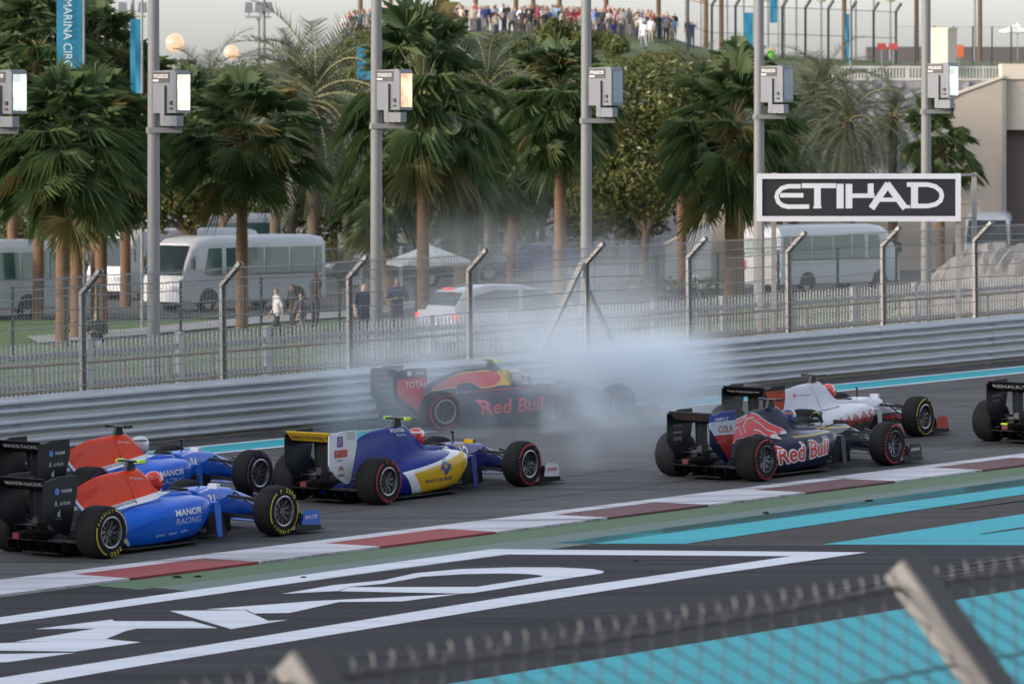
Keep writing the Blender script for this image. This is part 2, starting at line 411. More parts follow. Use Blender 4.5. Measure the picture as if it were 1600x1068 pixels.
# ---- triple W-beam barrier
FRot = Matrix(((U.x, -U.y, 0), (U.y, U.x, 0), (0, 0, 1))).to_4x4() @ Matrix.Rotation(-math.atan(KS * U.y), 4, 'Y')
def road_thing(name, label, cat, t=0.0, q=0.0, z=None):
    p = RD(t, q); o = thing(name, label, cat)
    if z is None: z = KS * p.y if q < 3 else p.z
    o.matrix_world = Matrix.Translation((p.x, p.y, z)) @ FRot
    return o
def rail_mat():
    m = pm('weathered galvanised rail', (.50, .51, .53), .62, .05, var=.3, scale=2.2, bump=.25, bscale=9, stretch=(.35, 1, 3))
    n, l = m.node_tree.nodes, m.node_tree.links; b = n['Principled BSDF']; src = b.inputs['Base Color'].links[0].from_socket
    tc = n.new('ShaderNodeTexCoord'); sp = n.new('ShaderNodeSeparateXYZ'); l.new(tc.outputs['Object'], sp.inputs[0])
    r = n.new('ShaderNodeMapRange'); r.inputs[1].default_value = .07; r.inputs[2].default_value = .02; l.new(sp.outputs[2], r.inputs[0])
    mx = n.new('ShaderNodeMix'); mx.data_type = 'RGBA'; l.new(r.outputs[0], mx.inputs[0]); l.new(src, mx.inputs[6]); mx.inputs[7].default_value = (.46, .40, .32, 1); l.new(mx.outputs[2], b.inputs['Base Color'])
    return m
M['rail'] = rail_mat()
M['concrete'] = pm('weathered concrete', (.36, .34, .31), .9, var=.2, scale=2, bump=.3)
barrier = road_thing('crash_barrier', 'long triple rail galvanised steel crash barrier behind the track', 'barrier')
prof = [(0, .0), (-.012, .018), (-.014, .035), (-.100, .065), (-.110, .09), (-.100, .115), (-.016, .142), (-.012, .155), (-.016, .168), (-.100, .195), (-.110, .22), (-.100, .245), (-.014, .275), (-.012, .292), (0, .31)]
SEG = 4.0
def rail_mesh(j):
    rnd = random.Random(j); mb = MB(); rings = []
    for i in range(9):
        x = i * SEG / 8; d = rnd.uniform(-.006, .006) if 0 < i < 8 else 0
        rings.append([(x + (0.05 if i == 8 else 0), y + d - (.006 if i == 0 else 0), z + d * .4) for y, z in prof] + [(x + (0.05 if i == 8 else 0), y + d + .006, z + d * .4) for y, z in prof[::-1]])
    mb.loft(rings)
    for bx in (.06, .14):
        for bz in (.04, .155, .27): mb.cyl((bx, -.012, bz), (bx, -.035, bz), .014, n=6)
    return mb.mesh('rail', M['rail'], smooth=True, ang=50)
rms = [rail_mesh(j) for j in range(5)]
for i in range(-9, 22):
    for r in range(3):
        link('rail', random.choice(rms), barrier, (i * SEG + .3, random.uniform(-.004, .004), .015 + r * .304))
mb = MB(); mb.box((0, .09, .46), (.12, .16, .92)); pm_ = mb.mesh('post', M['galv'])
for i in range(-18, 44): link('post', pm_, barrier, (i * 2.0 + .36, 0, 0))

# ---- debris fence: cranked posts, cables, chain link
def t_of_px(px, q):
    k = (px - 800) / FPX
    return (k * (B0.y + N.y * q) - (B0.x + N.x * q)) / (U.x - k * U.y)
M['fpost'] = pm('dusty galvanised fence post', (.42, .40, .37), .6, .3, var=.18, scale=3)
M['wire'] = pm('galvanised wire', (.38, .37, .36), .5, .4, var=.1)
def cranked_post(w=.115, hb=2.43, arm=(.40, .36), base=0.0):
    mb = MB(); d = .06
    a, b, c = Vector((0, 0, base)), Vector((0, 0, hb)), Vector((0, -arm[0], hb + arm[1]))
    # channel: web and two flanges
    up = (c - b).normalized(); nrm = Vector((0, up.z, -up.y))
    for off, ww, dd in ((Vector((0, d, 0)), w, .010), (Vector((w / 2 - .006, d / 2, 0)), .012, d), (Vector((-w / 2 + .006, d / 2, 0)), .012, d)):
        rings = []
        for p, dirn in ((a, Vector((0, 1, 0))), (b, (Vector((0, 1, 0)) + nrm).normalized()), (c, nrm)):
            o = p + Vector((off.x, 0, 0)) + dirn * off.y
            rings.append([o + Vector((sx * ww / 2, 0, 0)) + dirn * (sy * dd / 2) for sx, sy in ((-1, -1), (1, -1), (1, 1), (-1, 1))])
        mb.loft(rings)
    return mb
def chain_link(L, h0, h1, pitch, r, arm=None, n=3):
    """woven diamond mesh: straight diagonals, cranked over at the top when arm is given"""
    mb = MB(); H = h1 - h0; k = int((L + H) / pitch) + 1
    def pos(x, z, e):
        if z <= h1 or arm is None: return Vector((x, e, z))
        f = (z - h1); return Vector((x, e - f * arm[0] / math.hypot(*arm), h1 + f * arm[1] / math.hypot(*arm)))
    top = h1 + (math.hypot(*arm) if arm else 0); HT = top - h0
    k = int((L + HT) / pitch) + 1
    for i in range(k):
        for sgn in (1, -1):
            x0 = i * pitch - (HT if sgn > 0 else 0); pts = []
            za = h0; zb = top
            # x = x0 + (z-h0)  or  x = x0 - (z-h0)
            def zx(x): return h0 + (x - x0) * sgn
            zs = [za, zb] + ([h1] if arm else [])
            lo, hi = za, zb
            for xb in (0, L):
                z = zx(xb)
                if (sgn > 0 and xb == 0) or (sgn < 0 and xb == L): lo = max(lo, z)
                else: hi = min(hi, z)
            if hi - lo < .03: continue
            zz = [lo] + ([h1] if arm and lo < h1 < hi else []) + [hi]
            e = .003 * sgn
            pts = [pos(x0 + (z - h0) * sgn, z, e) for z in zz]
            mb.tube(pts, r, n)
    return mb
fence = road_thing('debris_fence', 'tall chain link debris fence with cranked steel posts behind the crash barrier', 'fence', q=.42)
pxs = [133, 352, 550, 737, 920, 1080, 1235, 1383, 1527]
tps = [t_of_px(x, .42) for x in pxs]
d0 = (tps[-1] - tps[0]) / (len(tps) - 1)
tps = [tps[0] - d0 * i for i in (4, 3, 2, 1)] + tps + [tps[-1] + d0 * i for i in (1, 2, 3, 4, 5)]
pmesh = cranked_post().mesh('post', M['fpost'])
for t in tps: link('post', pmesh, fence, (t, 0, 0))
cl = chain_link(d0, .95, 2.43, .078, .0032, (.36, .33)).mesh('chain_link', M['wire'], fix=False)
for t in tps[:-1]: tag(link('chain_link', cl, fence, (t, -.02, 0)), kind='stuff')
for h in (.98, 1.22, 1.46, 1.71, 1.95, 2.2, 2.42, 2.57, 2.74):
    mb = MB(); pts = []
    e = 0 if h <= 2.43 else (h - 2.43) * .4 / .36
    for a, b in zip(tps, tps[1:]):
        for j in range(4): pts.append((a + (b - a) * j / 4, -.03 - e, h - .035 * (1 - (2 * j / 4 - 1) ** 2) * random.uniform(.3, 1.2)))
    mb.tube(pts, .0075, 4); mb.build('cable', M['wire'], fence)
tb = t_of_px(920, .42)
for dt, h, w in ((-2.05, 2.45, .11), (1.55, 2.0, .07)):
    mb = MB(); mb.bar((tb + dt * .04, .06, h), (tb + dt, .06, 0), w, .06); mb.build('brace', M['fpost'], fence)

# ---- pipe handrail between fence and picket fence
M['rust'] = pm('rusty painted pipe', (.30, .25, .20), .7, .1, var=.25, scale=4)
hr = road_thing('pipe_handrail', 'low brownish pipe handrail running in front of the white picket fence', 'handrail', q=3.6)
z0 = 0
for h, r in ((1.06, .032), (.62, .018)):
    mb = MB(); mb.tube([(t, 0, h + math.sin(t * .7) * .008) for t in range(-24, 60, 3)], r, 6); mb.build('rail', M['rust'], hr)
mb = MB(); mb.cyl((0, 0, -.15), (0, 0, 1.05), .024, n=6); pmm = mb.mesh('post', M['rust'])
for i in range(-20, 50): link('post', pmm, hr, (i * 1.13, 0, 0))

# ---- white picket fence, one panel of pickets after the other
M['picket'] = pm('dusty white picket paint', (.44, .44, .43), .8, var=.15, scale=3)
pf = road_thing('picket_fence', 'low white picket fence with pointed slats along the grass', 'fence', q=10.0)
zp = pf.location.z
PAN = 2.55
mb = MB()
for i in range(21):
    x = (i + .5) * PAN / 21; w = .021
    mb.prism([(x - w, -.05), (x + w, -.05), (x + w, .95), (x, 1.02), (x - w, .95)], .018)
pk = mb.mesh('pickets', M['picket'])
mb = MB(); mb.box((0, .03, .5), (.1, .1, 1.12)); mb.box((0, .03, 1.075), (.13, .13, .03)); po = mb.mesh('post', M['picket'])
mb = MB(); mb.box((PAN / 2, .028, .78), (PAN, .035, .09)); ra = mb.mesh('rail', M['picket'])
for i in range(-10, 26):
    x = i * PAN; w = RD(x, 10.0)
    dz = w.z - zp - KS * U.y * x
    tag(link('pickets', pk, pf, (x, -.012, dz + .05)), kind='stuff')
    link('post', po, pf, (x, 0, dz)); link('rail', ra, pf, (x, .0, dz + .05)); link('rail', ra, pf, (x, .0, dz - .52))
# ================================================================== lettering and decals
_txt = {}
def text_uv(s, size=1.0, bold=0.0, shear=0.0, spacing=1.0):
    """letters as flat triangles: (verts (u,v), faces), centred on their box"""
    key = (s, size, bold, shear, spacing)
    if key in _txt: return _txt[key]
    cu = bpy.data.curves.new('txt', 'FONT'); cu.body = s; cu.size = size; cu.offset = bold; cu.shear = shear; cu.space_character = spacing
    cu.resolution_u = 3; cu.fill_mode = 'FRONT'
    o = bpy.data.objects.new('txt', cu); col.objects.link(o)
    dg = bpy.context.evaluated_depsgraph_get(); me = bpy.data.meshes.new_from_object(o.evaluated_get(dg))
    vs = [(v.co.x, v.co.y) for v in me.vertices]; fs = [tuple(p.vertices) for p in me.polygons]
    bpy.data.objects.remove(o); bpy.data.curves.remove(cu); bpy.data.meshes.remove(me)
    if vs:
        x0, x1 = min(v[0] for v in vs), max(v[0] for v in vs); y0, y1 = min(v[1] for v in vs), max(v[1] for v in vs)
        vs = [(x - (x0 + x1) / 2, y - (y0 + y1) / 2) for x, y in vs]
    _txt[key] = (vs, fs); return vs, fs
def fit(uv, w, h=None):
    vs, fs = uv
    W = max(v[0] for v in vs) - min(v[0] for v in vs); Hh = max(v[1] for v in vs) - min(v[1] for v in vs)
    kx = w / W; ky = kx if h is None else h / Hh
    return [(x * kx, y * ky) for x, y in vs], fs
def poly_uv(pts): return ([tuple(p) for p in pts], [tuple(range(len(pts)))])
def smooth_poly(pts, n=4):
    out = []; L = len(pts)
    for i in range(L):
        p0, p1, p2, p3 = (Vector(pts[(i + k - 1) % L]) for k in range(4))
        for j in range(n):
            t = j / n
            out.append(tuple(.5 * ((2 * p1) + (p2 - p0) * t + (2 * p0 - 5 * p1 + 4 * p2 - p3) * t * t + (3 * p1 - p0 - 3 * p2 + p3) * t ** 3)))
    return out
def stroke_uv(path, w):
    """a band of width w along a path"""
    L = len(path); lf, rt = [], []
    for i in range(L):
        a = Vector(path[max(i - 1, 0)]); b = Vector(path[min(i + 1, L - 1)]); d = (b - a).normalized(); nn = Vector((-d.y, d.x)); p = Vector(path[i])
        lf.append(tuple(p + nn * w / 2)); rt.append(tuple(p - nn * w / 2))
    return lf + rt, [(i, i + 1, L + i + 1, L + i) for i in range(L - 1)]
_dm = {}
def paint(c, rough=.45, coat=.3):
    k = tuple(round(v, 4) for v in c) + (rough,)
    if k not in _dm: _dm[k] = pm('printed colour %d' % len(_dm), c, rough, var=.06, coat=coat)
    return _dm[k]
def refine(me, maxlen):
    bm = bmesh.new(); bm.from_mesh(me); bmesh.ops.triangulate(bm, faces=bm.faces)
    for _ in range(6):
        es = [e for e in bm.edges if e.calc_length() > maxlen]
        if not es: break
        bmesh.ops.subdivide_edges(bm, edges=es, cuts=1); bmesh.ops.triangulate(bm, faces=bm.faces)
    bm.to_mesh(me); bm.free()
def decal_side(name, uv, x0, z0, bvh, mat, parent, off=.004, rot=0.0, sgn=-1):
    """printed on the curved right flank, seen from the right; u runs forward, v up"""
    c, s = math.cos(rot), math.sin(rot)
    me = bpy.data.meshes.new(name); me.from_pydata([(x0 + u * c - v * s, 0, z0 + u * s + v * c) for u, v in uv[0]], [], uv[1])
    refine(me, .07)
    last = -.3
    for v in me.vertices:
        hit = bvh.ray_cast(Vector((v.co.x, sgn * 3, v.co.z)), Vector((0, -sgn, 0)))
        if hit[0] is not None: v.co = hit[0] + Vector((0, sgn * off, 0)) ; last = v.co.y
        else: v.co.y = last
    me.materials.append(mat)
    me.polygons.foreach_set('use_smooth', [True] * len(me.polygons))
    return link(name, me, parent)
def decal_plane(name, uv, org, ud, vd, mat, parent, off=.003):
    ud, vd = Vector(ud).normalized(), Vector(vd).normalized(); nn = ud.cross(vd)
    me = bpy.data.meshes.new(name); me.from_pydata([Vector(org) + ud * u + vd * v + nn * off for u, v in uv[0]], [], uv[1])
    me.materials.append(mat); return link(name, me, parent)

# ================================================================== racing cars
def livery(name, base, layers, rough=.32, metal=0.0):
    """paint scheme cut by straight edges in the car's own side view; layer = (colour, [(ax, az, c), ...]) with ax*x + az*z > c"""
    m, n, l, b = new_mat(name)
    tc = n.new('ShaderNodeTexCoord'); sp = n.new('ShaderNodeSeparateXYZ'); l.new(tc.outputs['Object'], sp.inputs[0])
    nz = n.new('ShaderNodeTexNoise'); nz.inputs['Scale'].default_value = 5; l.new(tc.outputs['Object'], nz.inputs['Vector'])
    cur = n.new('ShaderNodeRGB'); cur.outputs[0].default_value = c4(base); cur = cur.outputs[0]
    for colr, planes in layers:
        fac = None
        for ax, az, c in planes:
            a1 = n.new('ShaderNodeMath'); a1.operation = 'MULTIPLY'; a1.inputs[1].default_value = ax; l.new(sp.outputs[0], a1.inputs[0])
            a2 = n.new('ShaderNodeMath'); a2.operation = 'MULTIPLY_ADD'; a2.inputs[1].default_value = az; l.new(sp.outputs[2], a2.inputs[0]); l.new(a1.outputs[0], a2.inputs[2])
            g = n.new('ShaderNodeMath'); g.operation = 'GREATER_THAN'; g.inputs[1].default_value = c; l.new(a2.outputs[0], g.inputs[0])
            if fac is None: fac = g.outputs[0]
            else:
                mu = n.new('ShaderNodeMath'); mu.operation = 'MULTIPLY'; l.new(fac, mu.inputs[0]); l.new(g.outputs[0], mu.inputs[1]); fac = mu.outputs[0]
        mx = n.new('ShaderNodeMix'); mx.data_type = 'RGBA'; l.new(fac, mx.inputs[0]); l.new(cur, mx.inputs[6]); mx.inputs[7].default_value = c4(colr); cur = mx.outputs[2]
    sc = n.new('ShaderNodeVectorMath'); sc.operation = 'SCALE'; r = n.new('ShaderNodeMapRange'); r.inputs[3].default_value = .85; r.inputs[4].default_value = 1.1
    l.new(nz.outputs[0], r.inputs[0]); l.new(cur, sc.inputs[0]); l.new(r.outputs[0], sc.inputs['Scale'])
    l.new(sc.outputs[0], b.inputs['Base Color']); b.inputs['Roughness'].default_value = rough; b.inputs['Metallic'].default_value = metal
    b.inputs['Coat Weight'].default_value = .2; b.inputs['Coat Roughness'].default_value = .04; b.inputs['Specular IOR Level'].default_value = .2
    return m
def line(p, q, above=True):
    """half plane above (or below) the line through p and q in (x, z)"""
    (x0, z0), (x1, z1) = p, q; ax, az = -(z1 - z0), (x1 - x0)
    if az < 0 or (az == 0 and ax < 0): ax, az = -ax, -az
    c = ax * x0 + az * z0
    return (ax, az, c) if above else (-ax, -az, -c)
def cr(p0, p1, p2, p3, t): return .5 * ((2 * p1) + (p2 - p0) * t + (2 * p0 - 5 * p1 + 4 * p2 - p3) * t * t + (3 * p1 - p0 - 3 * p2 + p3) * t ** 3)
def dense(rows, k):
    out = []; L = len(rows)
    for i in range(L - 1):
        a, b, c, d = rows[max(i - 1, 0)], rows[i], rows[i + 1], rows[min(i + 2, L - 1)]
        for j in range(k):
            out.append([cr(Vector(p), Vector(q), Vector(r), Vector(s), j / k) for p, q, r, s in zip(a, b, c, d)])
    out.append([Vector(p) for p in rows[-1]]); return out
BODY = [ # x : bottom, low, widest, shoulder, pod top, junction, upper, near top, top  as (y, z)
 (2.26, (.36, .26), (.48, .28), (.61, .40), (.61, .52), (.50, .575), (.34, .595), (.33, .61), (.26, .62), (.0, .40)),
 (2.16, (.40, .18), (.56, .22), (.69, .38), (.69, .54), (.55, .60), (.35, .615), (.34, .63), (.26, .64), (.0, .40)),
 (1.98, (.42, .10), (.64, .15), (.735, .34), (.73, .535), (.58, .60), (.36, .62), (.34, .64), (.26, .655), (.0, .40)),
 (1.64, (.47, .08), (.68, .12), (.74, .31), (.73, .51), (.57, .585), (.36, .625), (.33, .66), (.25, .69), (.0, .44)),
 (1.555, (.48, .075), (.69, .115), (.74, .30), (.73, .505), (.56, .58), (.35, .63), (.25, .73), (.13, .91), (.0, .95)),
 (1.38, (.51, .07), (.69, .11), (.73, .29), (.715, .485), (.54, .56), (.32, .62), (.20, .76), (.11, .93), (.0, .965)),
 (1.10, (.55, .07), (.66, .10), (.69, .27), (.66, .43), (.48, .51), (.27, .57), (.15, .74), (.07, .92), (.0, .96)),
 (.70, (.48, .07), (.56, .10), (.57, .25), (.51, .35), (.37, .41), (.22, .50), (.11, .65), (.04, .87), (.0, .915)),
 (.30, (.33, .08), (.38, .11), (.38, .22), (.33, .30), (.25, .345), (.16, .42), (.075, .54), (.025, .73), (.0, .78)),
 (-.05, (.20, .10), (.23, .13), (.23, .20), (.19, .26), (.15, .29), (.11, .33), (.05, .41), (.02, .56), (.0, .60)),
 (-.25, (.12, .13), (.13, .15), (.13, .19), (.11, .23), (.09, .25), (.07, .28), (.04, .33), (.018, .43), (.0, .46))]
def body_mesh(mat):
    rows = []
    for r in BODY:
        x = r[0]; half = [(x, 0, r[1][1])] + [(x, y, z) for y, z in r[1:]]
        rows.append(half)
    # resample round the half section, then along the car
    rows2 = []
    for h in rows:
        L = len(h); o = []
        for i in range(L - 1):
            for j in range(3):
                p = [Vector(h[max(0, min(L - 1, i + k - 1))]) for k in range(4)]
                v = cr(*p, j / 3); v.y = max(0, v.y); o.append(v)
        o.append(Vector(h[-1])); rows2.append(o)
    sections = dense(rows2, 4)
    rings = []
    for h in sections:
        left = h; right = [Vector((v.x, -v.y, v.z)) for v in h[-2:0:-1]]
        rings.append(left + right)
    mb = MB(); mb.loft(rings); return mb.mesh('bodywork', mat, smooth=True, ang=50)
def ring_se(x, hw, zb, zt, e=3.0, n=24, notch=0.0):
    out = []
    for k in range(n):
        a = 2 * math.pi * (k + .5) / n; c, s = math.cos(a), math.sin(a)
        y = hw * math.copysign(abs(c) ** (2 / e), c); z = (zb + zt) / 2 + (zt - zb) / 2 * math.copysign(abs(s) ** (2 / e), s)
        if notch and s > 0 and abs(y) < hw * .8: z -= notch
        out.append((x, y, z))
    return out
M['rim_spoke'] = pm('dark grey wheel spokes', (.10, .10, .108), .4, .7, var=.1)
def wheel_mesh(w):
    mb = MB(); h = w / 2
    mb.revolve([(.175, -h + .01), (.20, -h), (.26, -h - .006), (.295, -h + .002), (.318, -h + .03), (.329, -h + .07), (.331, 0), (.329, h - .07), (.318, h - .03), (.295, h - .002), (.26, h + .006), (.20, h), (.175, h - .01)], 40)
    return mb.mesh('tyre', M['rubber'], smooth=True, ang=60)
def rim_mesh(w, mat, spokes=10):
    mb = MB(); h = -w / 2                          # outer face at -y (right wheels)
    mb.revolve([(.205, h - .004), (.192, h - .012), (.178, h - .004), (.165, h + .03), (.155, h + .10), (.16, w / 2 - .02), (.18, w / 2)], 36)
    mb.revolve([(.205, h - .004), (.205, h + .02)], 36)
    for k in range(spokes):
        a = 2 * math.pi * k / spokes
        for da in (-.11, .11):
            p0 = Vector((math.cos(a) * .035, h + .05, math.sin(a) * .035)); p1 = Vector((math.cos(a + da) * .16, h + .035, math.sin(a + da) * .16))
            mb.bar(p0, p1, .016, .022)
    mb.cyl((0, h + .03, 0), (0, h + .09, 0), .045, .05, n=14)
    mb.m = [0] * 36 * 2 + [1] * (len(mb.f) - 72); return mb.mesh('rim', [mat, M['rim_spoke']], smooth=True, ang=30)
def disc_mesh(w):
    mb = MB(); mb.cyl((0, -w / 2 + .11, 0), (0, w / 2 - .02, 0), .15, n=24); return mb.mesh('brake_drum', M['carbon'])
_ringc = {}
def sidewall_mesh(w, mat):
    """coloured maker's ring on the sidewall: two arcs with letters between them"""
    mb = MB(); h = -w / 2 - .0095
    def arc(a0, a1, r0, r1, n=14):
        vs = []
        for i in range(n + 1):
            a = a0 + (a1 - a0) * i / n
            for r in (r0, r1): vs.append((math.cos(a) * r, h + (.004 if r > .287 else .0), math.sin(a) * r))
        mb.add(vs, [(2 * i, 2 * i + 1, 2 * i + 3, 2 * i + 2) for i in range(n)])
    arc(R(140), R(228), .277, .293); arc(R(-48), R(40), .277, .293)
    for word, mid, size in (('P ZERO', R(90), .058), ('PIRELLI', R(270), .05)):
        for i, ch in enumerate(word):
            if ch == ' ': continue
            a = mid - (i - (len(word) - 1) / 2) * size * 1.02 / .27
            vs, fs = text_uv(ch, size * 1.25, .0012)
            rad = Vector((math.cos(a), 0, math.sin(a))); tan = Vector((math.sin(a), 0, -math.cos(a)))
            mb.add([rad * (.272 + v) + tan * u + Vector((0, h, 0)) for u, v in vs], fs)
    me = mb.mesh('sidewall_ring', mat, fix=False); return me
TY_F, TY_R = wheel_mesh(.285), wheel_mesh(.36)
RIMS = {}
def car_meshes():
    """shapes every car of the grid shares"""
    d = {}
    mb = MB()  # floor with a curved plan
    plan = [(-.32, .30), (.1, .42), (.38, .62), (.6, .70), (1.6, .70), (2.0, .68), (2.2, .45), (2.5, .27), (2.85, .20)]
    top = [(x, y) for x, y in plan] + [(x, -y) for x, y in plan[::-1]]
    n = len(top)
    mb.add([(x, y, .045) for x, y in top] + [(x, y, .066) for x, y in top], [tuple(range(n))[::-1], tuple(range(n, 2 * n))] + [(i, (i + 1) % n, n + (i + 1) % n, n + i) for i in range(n)])
    d['floor'] = mb.mesh('floor', M['carbon'])
    mb = MB()  # diffuser: rising ramp with fences
    mb.add([(.1, -.46, .07), (.1, .46, .07), (-.42, .46, .21), (-.42, -.46, .21), (.1, -.46, .10), (.1, .46, .10), (-.42, .46, .225), (-.42, -.46, .225)], [(0, 1, 2, 3), (7, 6, 5, 4), (0, 4, 5, 1), (3, 2, 6, 7), (0, 3, 7, 4), (1, 5, 6, 2)])
    for y in (-.455, -.28, -.12, .12, .28, .455): mb.prism([(.1, .06), (-.40, .10), (-.43, .21), (.1, .075)], .008, mtx=Matrix.Translation((0, y + .001, 0)))
    d['diffuser'] = mb.mesh('diffuser', M['carbon'])
    mb = MB()  # gearbox and crash structure
    mb.loft([ring_se(x, hw, zb, zt, 3.5, 12) for x, hw, zb, zt in ((.15, .16, .12, .42), (-.2, .12, .17, .40), (-.5, .085, .24, .37), (-.74, .06, .26, .35))])
    d['gearbox'] = mb.mesh('gearbox', M['carbon'], smooth=True)
    mb = MB(); mb.cyl((-.1, 0, .43), (-.42, 0, .46), .055, n=14); mb.revolve([(.045, -.001), (.045, .2)], 12, o=(0, 0, 0)) if False else None
    d['exhaust'] = mb.mesh('exhaust', M['steel_dark'], smooth=True)
    mb = MB(); mb.box((-.765, 0, .305), (.03, .10, .07)); d['rain_light'] = mb.mesh('rain_light', paint((.16, .02, .02)))
    mb = MB()  # rear wing main plane and its pylon
    mb.loft([[(x + dx, y, z + dz) for dx, dz in ((.0, 0), (-.12, .028), (-.26, .012), (-.36, .05), (-.365, .058), (-.26, .036), (-.12, .05), (-.02, .03))] for x, y, z in ((-.18, -.377, .835), (-.18, .377, .835))])
    d['wing_plane'] = mb.mesh('wing_plane', M['carbon'], smooth=True, ang=60)
    mb = MB()
    for y in (-.05, .05): mb.prism([(-.24, .34), (-.40, .34), (-.44, .60), (-.46, .868), (-.30, .868), (-.30, .6)], .012, mtx=Matrix.Translation((0, y, 0)))
    d['wing_pylon'] = mb.mesh('wing_pylon', M['carbon'])
    mb = MB(); mb.box((-.50, 0, .42), (.16, .34, .012)); mb.box((-.50, .17, .41), (.18, .008, .08)); mb.box((-.50, -.17, .41), (.18, .008, .08)); d['beam_winglet'] = mb.mesh('beam_winglet', M['carbon'])
    # suspension
    for sg in (-1, 1):
        mb = MB()
        for z, zi in ((.46, .50), (.20, .26)):
            mb.bar((3.72, sg * .17, zi), (3.46, sg * .66, z), .018, .04); mb.bar((3.12, sg * .20, zi + .02), (3.44, sg * .66, z), .018, .04)
        mb.bar((3.30, sg * .19, .56), (3.45, sg * .62, .24), .022); mb.bar((3.62, sg * .17, .43), (3.60, sg * .64, .36), .02)
        d['front_suspension%d' % sg] = mb.mesh('front_suspension', M['steel_dark'])
    for sg in (-1, 1):
        mb = MB()
        for z, zi in ((.44, .38), (.20, .20)):
            mb.bar((.35, sg * .16, zi), (.02, sg * .60, z), .02, .045); mb.bar((-.28, sg * .10, zi), (-.02, sg * .60, z), .02, .045)
        mb.cyl((0, sg * .1, .31), (0, sg * .6, .33), .028, n=8)
        d['rear_suspension%d' % sg] = mb.mesh('rear_suspension', M['steel_dark'])
        for i, (x, y, z, s) in enumerate(((3.45, .60, .33, .24), (0, .52, .33, .27))):
            mb = MB(); mb.cyl((x, sg * y, z), (x, sg * (y + .07), z), s * .62, n=14); mb.box((x - .02, sg * (y + .02), z - .16), (.30, .05, .16)); d['brake_duct%d%d' % (sg, i)] = mb.mesh('brake_duct', M['carbon'])
    # cockpit: lining, headrest, steering wheel
    mb = MB(); mb.box((1.97, 0, .44), (.70, .46, .05)); mb.box((1.66, 0, .57), (.08, .40, .22)); d['cockpit_lining'] = mb.mesh('cockpit_lining', M['carbon'])
    for sg in (-1, 1): mb = MB(); mb.box((1.88, sg * .225, .625), (.36, .06, .10)); d['headrest%d' % sg] = mb.mesh('headrest', M['black'])
    mb = MB(); mb.box((2.40, 0, .60), (.03, .26, .13)); d['steering_wheel'] = mb.mesh('steering_wheel', M['carbon'])
    mb = MB(); mb.add([(1.552, y, z) for y, z in ((-.11, .72), (.11, .72), (.10, .90), (-.10, .90))], [(0, 1, 2, 3)]); d['airbox_inlet'] = mb.mesh('airbox_inlet', M['black'])
    mb = MB(); mb.cyl((2.80, 0, .64), (2.78, 0, .80), .012, n=6); mb.box((2.78, 0, .80), (.05, .02, .03)); d['antenna'] = mb.mesh('antenna', M['black'])
    return d
SH = car_meshes()
ENDPLATE = [(-.70, .985), (-.52, 1.0), (-.42, 1.03), (-.07, 1.03), (-.055, .83), (-.12, .6), (-.20, .33), (-.26, .285), (-.33, .30), (-.50, .39), (-.64, .50), (-.695, .58)]
